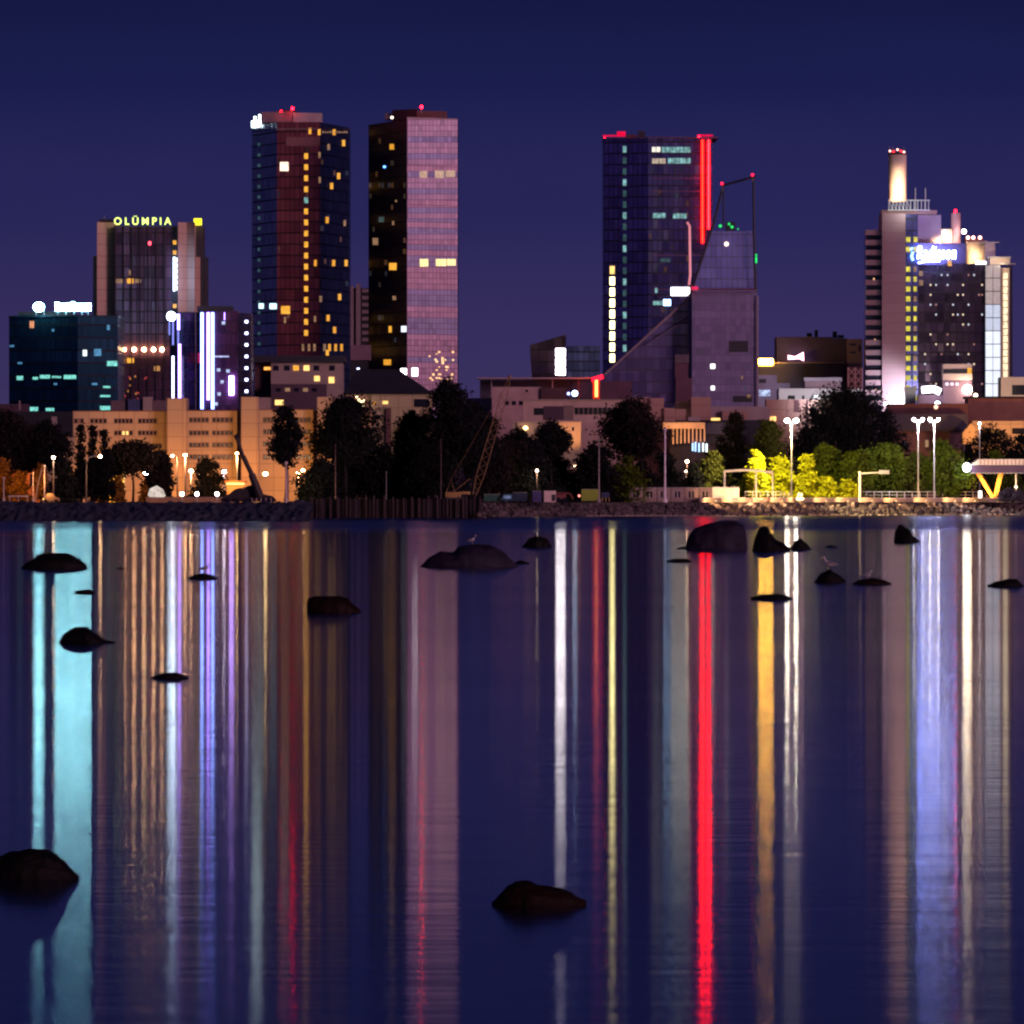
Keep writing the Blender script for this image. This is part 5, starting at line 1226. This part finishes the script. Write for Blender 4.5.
for x in (45.5, 56): MB().tube([W(x, 501, 1399.9), W(x, 501, 1400.2)], .33, 14).build('wheel', M_wdark, R_)
MB().tube([W(43.2, 499, 1399.9), W(43.6, 499, 1399.9)], .14, 8).build('headlight', glow('amber_headlight', (1, .6, .2), 4), R_)
lamp_light('yard_glow', W(46, 492, 1396), 160, ORANGE, R_, .3)

# compound on the middle shore
def container(p0, p1, q0, q1, Y, mat, label, name='container', cat='container', ribs=8, door=None, grp='site containers on the middle shore'):
    R_ = root(name, ((p0+p1)/2*Y/S-512*Y/S, Y, LAND), label, cat, grp)
    MB().pbox(p0, p1, q0, q1, Y, 2.5).build('shell', mat, R_)
    mb = MB()
    for k in range(ribs): x = p0+(p1-p0)*(k+.3)/ribs; mb.pbox(x, x+(p1-p0)/ribs*.4, q0+.6, q1-.4, Y-.06, .05)
    mb.build('ribs', mat, R_)
    MB().pbox(p0-.15, p1+.15, q0-.35, q0-.02, Y-.1, 2.7).build('roof_rim', M_steel, R_)
    if door: MB().pbox(*door, Y-.12, .1).build('door', M_dark, R_)
    return R_
container(484, 500.5, 494.5, 501.2, 1668, surf('teal_paint', (.02, .09, .08), .6), 'teal container next to the sheet pile wall', ribs=10)
container(513, 527, 492.6, 501.2, 1672, surf('dark_blue_paint', (.02, .04, .08), .6), 'dark blue container with a pale light bar, second from the sheet piles', ribs=9)
container(532.5, 541.5, 491.4, 502, 1674, surf('violet_blue_paint', (.07, .06, .2), .6), 'violet-blue upright container left of the white one')
container(544, 556, 491, 502, 1676, surf('white_paint', (.75, .6, .55), .6), 'white container, the brightest on the middle shore', ribs=6, door=(551.5, 555.5, 494.5, 501))
container(581.5, 600, 489.5, 500.8, 1690, surf('lime_paint', (.28, .36, .05), .7), 'lime green covered skip on yellow feet', 'skip', 'skip', 7)
R_ = root('van', W(506, 502, 1668), 'dark teal van with a pale lit windscreen between the containers', 'van')
mb = MB(); f = [W(x, y, 1667) for x, y in ((500.6, 501.4), (512.4, 501.4), (512.4, 494), (504, 494), (501.6, 497.4), (500.6, 498))]; D = Vector((0, 2, 0)); mb.face(f); mb.face([p+D for p in reversed(f)])
for i in range(6): j = (i+1) % 6; mb.face([f[j], f[i], f[i]+D, f[j]+D])
mb.build('body', surf('van_paint', (.03, .07, .12), .4), R_)
for x in (502.8, 510.4): MB().tube([W(x, 501.4, 1666.8), W(x, 501.4, 1667.1)], .38, 12).build('wheel', M_wdark, R_)
MB().pbox(503.5, 511, 495.4, 498.6, 1666.9, .08).build('window', glow('blue_van_light', (.3, .4, .7), .3, .5), R_)
R_ = root('bucket_loader', W(562, 502, 1678), 'small dark loader parked right of the white container', 'loader')
mb = MB(); mb.pbox(557, 566, 494.5, 499.5, 1678, 2); mb.tube([W(557, 493, 1678), W(570, 493.5, 1678), W(573, 499, 1678)], .2, 6); mb.build('body', surf('loader_red', (.18, .05, .05), .6), R_)
for x in (558.5, 565): MB().tube([W(x, 500, 1677.6), W(x, 500, 1678.2)], .5, 12).build('wheel', M_wdark, R_)
MB().ball(W(579.2, 495.8, 1677), .25).build('tail_lamp', glow('tail_red', (1, .25, .2), 3), R_, smooth=True)
R_ = root('portable_toilet', W(606, 501, 1692), 'small dark blue hut on yellow legs right of the lime skip', 'hut')
MB().pbox(601.8, 609.5, 492.4, 497.6, 1692, 2).build('shell', surf('hut_blue', (.03, .04, .10), .6), R_)
mb = MB()
for x in (602, 605.5, 608.8): mb.pbox(x, x+.8, 497.6, 501.5, 1692, .3)
mb.build('legs', surf('hut_yellow', (.45, .32, .1), .7), R_)
M_cab = surf('cabin_beige', (.36, .27, .24), .7)
for k in range(6):
    p0 = 629.5+k*13.9; p1 = p0+13.3
    R_ = root('site_cabin', W((p0+p1)/2, 502, 1742+k*6), ['leftmost beige site cabin, beside the green-lit bush', 'second beige site cabin from the left', 'beige site cabin just left of the tall pale pole base', 'beige site cabin just right of the tall pale pole', 'fifth beige site cabin with broad windows', 'rightmost beige site cabin, next to the bright lit one'][k], 'cabin', 'beige site cabins in a row')
    Y = 1742+k*6
    MB().pbox(p0, p1, 488.5, 502, Y, 3).build('shell', M_cab, R_); MB().pbox(p0-.2, p1+.2, 487.4, 488.4, Y-.2, 3.4).build('roof', M_steel, R_)
    for dx in (3.4, 6.9): 
        w_ = MB().pbox(p0+dx, p0+dx+2, 491.5, 497.5, Y-.05, .1).build('window', M_wdark, R_)
        MB().pbox(p0+dx-.4, p0+dx, 491, 498, Y-.08, .14).build('frame', M_white, w_)
R_ = root('site_cabin', W(726, 502, 1785), 'brightly lit cream cabin at the right end of the row', 'cabin')
for p0, p1, q in ((712.5, 724.2, 487.6), (724.4, 731, 488), (731.2, 739.2, 488)): MB().pbox(p0, p1, q, 500.6, 1782, 3).build('shell', surf('cream_paint', (.75, .66, .48), .7), R_)
MB().pbox(712.2, 739.4, 487, 487.5, 1781.8, 3.4).build('roof', M_white, R_)
lamp_light('cabin_light', W(734, 484, 1772), 900, (1, .85, .6), R_, .3)

# goal-like steel portal, cantilever sign post, railing
M_portal = surf('cream_steel', (.8, .72, .6), .5)
R_ = root('portal_frame', W(748, 501, 1790), 'cream steel portal frame in front of the yellow bushes', 'frame')
mb = MB(); Y = 1788
for x, h, r_ in ((724.5, 470.5, .22), (756, 471.5, .2), (772.6, 473, .16)): mb.tube([W(x, 501.6, Y), W(x, h, Y)], r_, 8)
mb.build('posts', M_portal, R_); mb = MB(); mb.tube([W(724, 471.3, Y), W(745, 470, Y), W(757, 470.5, Y), W(773, 472.4, Y)], .28, 8); mb.build('crossbeam', M_portal, R_)
R_ = root('cantilever_post', W(860, 501, 1815), 'cream post with an arm carrying a small box sign to the right', 'sign post')
MB().tube([W(860, 501.6, 1815), W(860, 471.6, 1815)], .28, 8).build('post', M_portal, R_); MB().tube([W(860, 473.6, 1815), W(880, 472.6, 1815)], .17, 8).build('arm', M_portal, R_); MB().pbox(879, 889.4, 470.2, 474, 1814.6, .6).build('box_sign', M_white, R_)
R_ = root('railing', W(850, 500, 1830), 'thin metal railing along the promenade in front of the bushes', 'railing')
mb = MB(); mr = MB(); prev = None
x = 745.0
while x < 985:
    Y = 1772+(x-700)*.398+14; mb.tube([((x-512)*Y/S, Y, LAND), ((x-512)*Y/S, Y, W(x, 491.6, Y).z)], .07, 5)
    cur = W(x, 491.8, Y); cur2 = W(x, 495, Y)
    if prev: mr.tube([prev[0], cur], .06, 5); mr.tube([prev[1], cur2], .04, 5)
    prev = (cur, cur2); x += 7.6
mb.build('posts', M_portal, R_); mr.build('rails', M_portal, R_)
R_ = root('traffic_barrier', W(760, 499, 1787), 'low red and white barrier under the portal frame', 'barrier')
MB().pbox(752.5, 768, 498.3, 500.6, 1786, .4).build('board', surf('red_board', (.55, .12, .1), .6), R_); MB().pbox(755, 763, 498.8, 499.6, 1785.9, .1).build('stripe', M_white, R_)
for x in (753.5, 766.5): MB().pbox(x, x+.6, 500.6, 502.2, 1786.1, .3).build('foot', M_dark, R_)
R_ = root('parked_scooters', W(790, 498, 1800), 'pale parked scooters glinting at the foot of the tall mast', 'scooters')
mb = MB()
for x in (779.5, 783, 787, 797, 800): mb.tube([W(x, 498, 1798), W(x+1.8, 494.6, 1798), W(x+1.2, 492.8, 1798)], .22, 6); mb.tube([W(x, 499, 1797.8), W(x, 499, 1798.2)], .3, 8); mb.tube([W(x+2.6, 499, 1797.8), W(x+2.6, 499, 1798.2)], .3, 8)
mb.build('scooter_frames', M_white, R_)
# V-legged pavilion
R_ = root('waterfront_pavilion', W(1000, 501, 1880), 'flat-roofed pavilion on a glowing orange V-shaped support at the right edge', 'pavilion')
Y = 1880
f = [W(x, y, Y) for x, y in ((971, 465), (978.5, 459.2), (1075, 459.2), (1075, 465))]; D = Vector((0, 12, 0)); mb = MB(); mb.face(f[::-1][::-1]); mb.face([p+D for p in reversed(f)])
for i in range(4): j = (i+1) % 4; mb.face([f[j], f[i], f[i]+D, f[j]+D])
mb.build('fascia', surf('cream_fascia', (.62, .5, .42), .7), R_)
mb = MB()
for k in range(24): x = 980+k*3.9; mb.pbox(x, x+.9, 459.6, 464.8, Y-.12, .1)
mb.build('fascia_ribs', surf('brown_rib', (.3, .17, .12), .7), R_)
MB().pbox(971.5, 1075, 465.1, 472.6, Y+.5, 11).build('soffit_box', surf('plum_soffit', (.07, .035, .07), .6), R_); MB().pbox(970.5, 1075, 472.7, 473.4, Y, 12).build('lower_rim', M_steel, R_)
for x0, x1 in ((978, 994.5), (1000.8, 994.5)):
    mb = MB(); mb.hexa([W(x0-2.4, 473.4, Y+1), W(x0+2.4, 473.4, Y+1), W(x0+2.4, 473.4, Y+2.2), W(x0-2.4, 473.4, Y+2.2), W(x1-1.9, 500.5, Y+1), W(x1+1.9, 500.5, Y+1), W(x1+1.9, 500.5, Y+2.2), W(x1-1.9, 500.5, Y+2.2)])
    mb.build('v_leg', surf('v_leg_light_tint', (.75, .30, .03), .6), R_)  # orange lamp light is also put into the leg colour
MB().ball(W(966.8, 467.5, Y-.5), .9, .7, 1.0).build('corner_lamp', glow('corner_white', (.85, .9, 1), 26), R_, smooth=True)
MB().pbox(978.6, 981.8, 491, 500.4, Y-1, .5).build('panel_lamp', glow('panel_white', (1, .93, .82), 4), R_)
lamp_light('v_light', W(989, 492, Y-3), 3600, (1, .62, .2), R_, .3); lamp_light('v_light', W(1002, 488, Y-3), 900, (1, .62, .25), R_, .3)
MB().tube([W(1016, 473.5, Y+2), W(1016, 496, Y+2)], .2, 6).build('rear_post', M_portal, R_); MB().ball(W(1016, 487, Y+1), .35).build('post_lamp', glow('post_warm', (1, .85, .6), 3), R_, smooth=True)
# added bollard lamps and unseen spots that brighten the promenade wall
BL = [(716, 'below the left part of the lit cabin'), (750, 'between the portal posts'), (782, 'at the foot of the tall glaring mast'), (735, 'beside the brightly lit cream cabin'), (765, 'under the steel portal frame'), (800, 'under the bright yellow bushes'), (826, 'under the lower yellow bush'),
      (848, 'just left of the cantilever post'), (872, 'just right of the cantilever post'), (896, 'left of the paired tall masts'), (926, 'between the paired tall masts'), (955, 'right of the paired tall masts'), (975, 'nearest the V-shaped support')]
for x, l in BL:
    Y = [ya+(yb-ya)*(x-a)/(b-a) for (a, ya), (b, yb) in zip(seg, seg[1:]) if a <= x <= b][0]-1.2
    R_ = root('added_bollard', W(x, 501, Y), 'added short lamp against the promenade wall, '+l, 'bollard lamp', 'added short lamps along the promenade wall')
    MB().cyl((W(x, 0, Y).x, Y), .10, LAND-.6, LAND+.2, 8).build('post', M_steel, R_); MB().cyl((W(x, 0, Y).x, Y), .16, LAND+.2, LAND+.42, 10).build('lamp_head', glow('bollard_glow', (1, .7, .3), 1.8), R_)
    lamp_light('bollard_fill', (W(x, 0, Y).x, Y-5.0, LAND+.9), 170, (1, .52, .2), R_, .3, size=165)  # unseen spot set out from the wall to brighten it

# ------------------------------------------------------------------ trees
F_dark = leafmat('dark_foliage', (.008, .009, .010)); F_plum = leafmat('dusky_foliage', (.014, .011, .011)); F_green = leafmat('green_foliage', (.055, .080, .006), .6)
F_yel = leafmat('yellow_green_foliage', (.21, .23, .003), .45); F_olive = leafmat('olive_foliage', (.042, .048, .008), .6); F_purple = leafmat('purple_scrub', (.045, .035, .06))
M_trunkp = surf('pale_bark', (.3, .2, .16), .8)
def tree(px, qt, wpx, Y, kind, mat, label, n=2200, qb=None, leaf=.9, seed=0, name='broadleaf_tree', cat='tree', trunk_mat=None, group='trees and bushes along the shore'):
    rnd = random.Random(seed+int(px*13+qt)); n = int(n*2.3)
    base = Vector(((px-512)*Y/S, Y, LAND)); R_ = root(name, base, label, cat, group)
    H = W(px, qt, Y).z-LAND; rad = wpx*Y/S/2
    lowf = {'round': .12, 'poplar': .10, 'bush': .0, 'high': .38, 'cone': .1}[kind] if qb is None else max(0, (W(px, qb, Y).z-LAND)/H)
    zc0 = H*lowf
    lobes = []
    nl = {'round': 16, 'poplar': 10, 'bush': 10, 'high': 15, 'cone': 12}[kind]
    for k in range(nl):
        t = (k+.5)/nl
        if kind == 'poplar': rr = rad*(.55+.45*math.sin(math.pi*min(1, t*1.0+.1)))*(1-.45*t); cx = rnd.uniform(-.2, .2)*rad; cy = rnd.uniform(-.3, .3)*rad; lr = rr
        elif kind == 'cone': rr = rad*(1.0-.85*t); cx = rnd.uniform(-.25, .25)*rad*(1-t); cy = rnd.uniform(-.3, .3)*rad; lr = rr
        else:
            env = max(0, math.sin(math.pi*(t*.80+.17)))**.7 if kind != 'bush' else math.cos(t*math.pi/2)**.6
            ang = k*2.4+rnd.uniform(-.5, .5); q = rnd.uniform(.2, .72)*env
            cx = math.cos(ang)*rad*q; cy = math.sin(ang)*rad*q; lr = rad*rnd.uniform(.30, .50)*max(.55, env)
            if t > .9: cx *= .35; cy *= .35; lr = rad*rnd.uniform(.2, .3)
        cz = zc0+(H-zc0)*t
        cz = min(cz, H-lr*.75)
        if kind != 'bush': cz = max(cz, zc0+lr*.5)
        lobes.append((Vector((cx, cy, cz)), lr))
    lobes.append((Vector((rnd.uniform(-.08, .08)*rad, 0, H-rad*.16)), rad*.17))
    tot = sum(l[1]**2 for l in lobes); mb = MB()
    for c, lr in lobes:
        m_ = max(12, int(n*lr*lr/tot)); nc = max(4, m_//14)
        for _ in range(nc):
            d = Vector((rnd.gauss(0, 1), rnd.gauss(0, 1), rnd.gauss(0, 1))).normalized(); q = rnd.uniform(.35, 1.08) if rnd.random() < .8 else rnd.uniform(1.0, 1.3)
            cc = c+Vector((d.x*lr*q, d.y*lr*q, d.z*lr*q*.9)); cs = lr*.20+.25
            for _ in range(14):
                o_ = cc+Vector((rnd.gauss(0, cs), rnd.gauss(0, cs), rnd.gauss(0, cs*.8)))
                if o_.z < .15: o_.z = .15+rnd.random()*.4
                u = Vector((rnd.gauss(0, 1), rnd.gauss(0, 1), rnd.gauss(0, 1))).normalized(); v = u.orthogonal().normalized()
                s = leaf*rnd.uniform(.45, 1.0); s2 = s*rnd.uniform(.45, .8)
                p_ = base+o_
                mb.face([p_-u*s*.6, p_+v*s2*.5, p_+u*s*.6, p_-v*s2*.5])
    mb.build('crown', mat, R_)
    tm = MB(); top_ = base+Vector((0, 0, H*.72)); tr = max(.12, H*.018)
    tm.tube([base-Vector((0, 0, .1)), base+Vector((.1, 0, H*.25)), base+Vector((-.1, .1, H*.5)), top_], [tr*1.3, tr, tr*.7, tr*.25], 8)
    for k in range(6 if kind != 'bush' else 3):
        c, lr = lobes[(k*2+1) % len(lobes)]; z_ = max(H*.12, min(c.z-lr*.7, H*.55))
        tm.tube([base+Vector((0, 0, z_)), base+Vector((c.x*.5, c.y*.5, (z_+c.z)/2)), base+c], [tr*.55, tr*.35, tr*.12], 6)
    tm.build('trunk', trunk_mat or M_bark, R_)
    return R_
T = tree
T(8, 413, 62, 1500, 'round', F_plum, 'big dark tree at the far left edge', 3400, qb=470)
T(45, 424, 56, 1510, 'round', F_dark, 'dark tree with an orange glow beneath it, second from the left', 2600, qb=468)
T(81, 426, 14, 1485, 'cone', F_dark, 'thin upright tree, left of the three slim ones before the long block', 700)
T(92.5, 427, 14, 1485, 'cone', F_dark, 'thin upright tree, middle of the three slim ones before the long block', 700)
T(104, 431, 18, 1485, 'cone', F_dark, 'thin upright tree, right and stoutest of the three slim ones', 900)
T(64, 461, 36, 1440, 'bush', F_dark, 'round black bush near the far left lamps', 1500, name='round_bush', cat='bush')
T(133, 443, 52, 1540, 'high', F_plum, 'spreading tree above a yellow glow left of the white lamp', 2200, qb=468)
T(160, 453, 34, 1560, 'round', F_plum, 'dusky tree between the white lamp and the orange poles', 1500)
T(112, 452, 34, 1550, 'high', F_plum, 'low branching tree over the yellow glow, beside the arm lamp', 1200, qb=472)
T(207, 459, 42, 1620, 'bush', F_plum, 'rounded brown bush before the orange windows', 1700, name='round_bush', cat='bush')
T(286.5, 407, 34, 1440, 'high', F_dark, 'narrow irregular tree on the pale pole-like trunk', 1500, qb=466, trunk_mat=M_trunkp)
T(338, 430, 70, 1640, 'bush', F_dark, 'dark growth behind the large spreading black tree', 3000, name='thicket', cat='bush')
T(318, 470, 50, 1575, 'bush', F_dark, 'low shrubs at the left end of the sheet piles', 1800, name='thicket', cat='bush')
T(345, 400, 84, 1590, 'round', F_dark, 'large spreading black tree left of the tan hall wall', 4400, qb=455)
T(322, 462, 60, 1585, 'bush', F_dark, 'low black thicket behind the left end of the sheet piles', 1900, name='thicket', cat='bush')
T(372, 440, 60, 1600, 'round', F_dark, 'middle-height black tree under the tan hall', 2600)
T(402, 450, 56, 1605, 'bush', F_dark, 'low black thicket under the tan hall wall', 2000, name='thicket', cat='bush')
T(448, 383, 88, 1600, 'round', F_dark, 'tallest broad black tree just left of the lattice boom', 5200, qb=470)
T(432, 448, 80, 1592, 'bush', F_dark, 'dark undergrowth below the tallest black tree', 2400, name='thicket', cat='bush')
T(412, 412, 46, 1612, 'round', F_dark, 'black tree between the low thicket and the tallest broad tree', 2600, qb=470)
T(474, 404, 46, 1640, 'round', F_dark, 'black tree just behind the foot of the lattice boom', 2600, qb=475)
T(520, 430, 44, 1725, 'round', F_dark, 'black tree right of the lattice boom with a lamp below it', 2200, qb=478)
T(489, 418, 60, 1700, 'round', F_plum, 'dusky tree showing through the lattice boom', 2600)
T(512, 440, 56, 1720, 'round', F_plum, 'dusky tree right of the lattice boom, before the square hall', 2200)
T(590, 462, 60, 1742, 'bush', F_dark, 'dark shrubs behind the lime green skip', 2400, name='thicket', cat='bush')
T(556, 458, 66, 1745, 'bush', F_dark, 'dark shrubs below the pointed black tree', 2800, name='thicket', cat='bush')
T(490, 452, 64, 1740, 'bush', F_dark, 'dark shrubs behind the foot of the lattice boom', 2800, name='thicket', cat='bush')
T(640, 462, 44, 1775, 'bush', F_dark, 'dark shrubs beneath the large dusky tree, right part', 1600, name='thicket', cat='bush')
T(551, 424, 38, 1730, 'round', F_dark, 'pointed black tree in front of the two-tone hall', 2800, qb=455)
T(594, 446, 40, 1735, 'round', F_dark, 'black tree right of the two-tone hall', 2200)
T(532, 460, 70, 1715, 'bush', F_dark, 'dark hedge of shrubs behind the middle containers', 2400, name='thicket', cat='bush')
T(632, 401, 76, 1770, 'round', F_plum, 'large dusky tree left of the tall thin pale pole', 4400, qb=455)
T(606, 448, 46, 1765, 'bush', F_dark, 'black shrubs beneath the large dusky tree, behind the skip', 1700, name='thicket', cat='bush')
T(627, 457, 42, 1745, 'cone', F_green, 'dim green bush behind the leftmost site cabin', 1500, name='round_bush', cat='bush')
T(665, 455, 46, 1800, 'bush', F_dark, 'black shrubs behind the middle site cabins', 1700, name='thicket', cat='bush')
T(736, 413, 46, 1900, 'round', F_plum, 'dusky tall tree behind the steel portal', 2400)
T(712, 452, 42, 1820, 'round', F_olive, 'olive tree left of the steel portal', 1900)
T(693, 466, 34, 1815, 'bush', F_dark, 'small black bush under the two warm lamps', 1100, name='thicket', cat='bush')
T(768, 421, 56, 1890, 'round', F_olive, 'dusky olive tree behind the tall glaring mast', 3000)
T(756, 452, 20, 1812, 'poplar', F_yel, 'slim yellow-lit sapling inside the portal frame', 900, name='sapling')
T(780, 458, 40, 1822, 'bush', F_yel, 'rounded bright yellow bush left of the tall glaring mast', 2400, name='round_bush', cat='bush')
T(806, 457, 34, 1824, 'bush', F_yel, 'rounded bright yellow bush right of the tall glaring mast', 2200, name='round_bush', cat='bush')
T(827, 478, 34, 1826, 'bush', F_yel, 'lower yellow bush, first right of the two bright round ones', 1400, name='round_bush', cat='bush')
T(846, 481, 26, 1828, 'bush', F_yel, 'lowest yellow bush beside the cantilever post', 1000, name='round_bush', cat='bush')
T(745, 478, 30, 1815, 'bush', F_green, 'lit green shrub behind the left half of the portal', 1100, name='round_bush', cat='bush')
T(848, 391, 104, 1960, 'round', F_dark, 'tallest black tree on the right, before the striped balcony tower', 9000, qb=460)
T(806, 430, 60, 1950, 'round', F_dark, 'black tree shoulder left of the tallest right-hand tree', 2400)
T(884, 412, 62, 1965, 'round', F_dark, 'black tree right of the tallest right-hand tree', 2600)
T(825, 446, 50, 1850, 'round', F_green, 'dim green tree behind the lowest yellow bushes', 2000)
T(853, 452, 44, 1848, 'round', F_green, 'dim green tree directly behind the cantilever post', 1800)
T(886, 445, 58, 1880, 'round', F_green, 'broad green-lit tree left of the paired masts', 2800)
T(915, 452, 36, 1882, 'round', F_olive, 'olive tree behind the paired masts', 1500)
T(944, 444, 56, 1884, 'round', F_green, 'green-lit tree just right of the paired masts', 2800)
T(990, 428, 80, 1990, 'round', F_dark, 'wide black tree behind the V-legged pavilion', 3400)
T(1022, 436, 50, 1995, 'round', F_dark, 'black tree at the right edge above the pavilion roof', 2000)
T(996, 451, 24, 1925, 'round', F_green, 'small green treetop poking above the pavilion roof', 1000)
T(1014, 476, 34, 1915, 'bush', F_green, 'green bush under the pavilion roof at the right edge', 1300, name='round_bush', cat='bush')
T(1012, 491, 44, 1862, 'bush', F_purple, 'grey-purple scrub on the shore at the right edge', 1700, name='scrub', cat='bush', leaf=.45)
T(962, 470, 30, 1900, 'bush', F_dark, 'black bush left of the pavilion corner lamp', 1000, name='thicket', cat='bush')

# warm yard lights that glow behind the left trees
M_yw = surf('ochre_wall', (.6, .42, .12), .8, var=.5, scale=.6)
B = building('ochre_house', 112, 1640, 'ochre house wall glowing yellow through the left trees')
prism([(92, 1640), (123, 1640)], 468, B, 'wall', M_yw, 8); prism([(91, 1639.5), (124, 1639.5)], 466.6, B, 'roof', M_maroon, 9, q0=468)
win(B, (92, 1640), (123, 1640), 100, 102, 474, 482, M_wdark, 'window'); win(B, (92, 1640), (123, 1640), 106, 109, 470, 490, M_maroon, 'door')
lamp_light('porch_light', W(113, 480, 1633), 1300, (1, .58, .1), B, .4); lamp_light('porch_light', W(97, 482, 1633), 1600, (1, .5, .1), B, .4)
B = building('orange_glow_wall', 6, 1600, 'added rust-red wall standing in for orange-lit foliage at the far left edge')
prism([(-20, 1600), (45, 1600)], 463, B, 'wall', surf('orange_glow_tint', (.4, .14, .05), .8, var=.7, scale=.5), 8); win(B, (-20, 1600), (45, 1600), 8, 13, 478, 486, M_wdark, 'window'); win(B, (-20, 1600), (45, 1600), 30, 36, 474, 486, M_wdark, 'window')  # added wall, its orange colour stands in for light on foliage
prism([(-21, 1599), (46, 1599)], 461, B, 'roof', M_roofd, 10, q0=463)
lamp_light('porch_light', W(-2, 478, 1592), 900, (1, .36, .05), B, .5); lamp_light('porch_light', W(41, 478, 1592), 500, (1, .36, .05), B, .5)
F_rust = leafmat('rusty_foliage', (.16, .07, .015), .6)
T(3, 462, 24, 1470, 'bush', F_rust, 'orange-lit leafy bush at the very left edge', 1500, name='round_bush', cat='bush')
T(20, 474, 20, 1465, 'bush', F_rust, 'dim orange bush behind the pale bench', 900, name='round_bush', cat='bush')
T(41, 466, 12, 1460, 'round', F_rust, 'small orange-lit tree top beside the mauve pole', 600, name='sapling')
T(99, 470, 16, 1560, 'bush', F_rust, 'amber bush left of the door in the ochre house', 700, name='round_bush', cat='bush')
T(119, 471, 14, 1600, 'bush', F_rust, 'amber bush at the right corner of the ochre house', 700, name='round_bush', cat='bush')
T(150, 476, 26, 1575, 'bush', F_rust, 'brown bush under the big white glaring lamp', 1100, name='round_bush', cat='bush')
lamp_light('tree_light', W(2, 476, 1458), 700, (1, .42, .08), None, .4, target=W(6, 474, 1470)); lamp_light('tree_light', W(22, 482, 1455), 200, (1, .42, .08), None, .4); lamp_light('tree_light', W(41, 478, 1452), 260, (1, .45, .1), None, .4); lamp_light('tree_light', W(152, 482, 1562), 500, (1, .45, .1), None, .4)
# slanting orange branch
R_ = root('leaning_trunk', W(36, 497, 1425), 'slanting bare trunk lit orange near the far left lamp', 'tree')
mb = MB(); mb.tube([W(35, 501.6, 1425), W(38, 484, 1425), W(41, 472, 1425), W(42.6, 465, 1425)], [.16, .12, .09, .05], 7); mb.tube([W(41, 472, 1425), W(47, 468, 1425)], .06, 6, .02); mb.build('trunk', M_trunkp, R_)
lamp_light('trunk_light', W(40, 478, 1418), 260, (1, .4, .1), R_, .3)
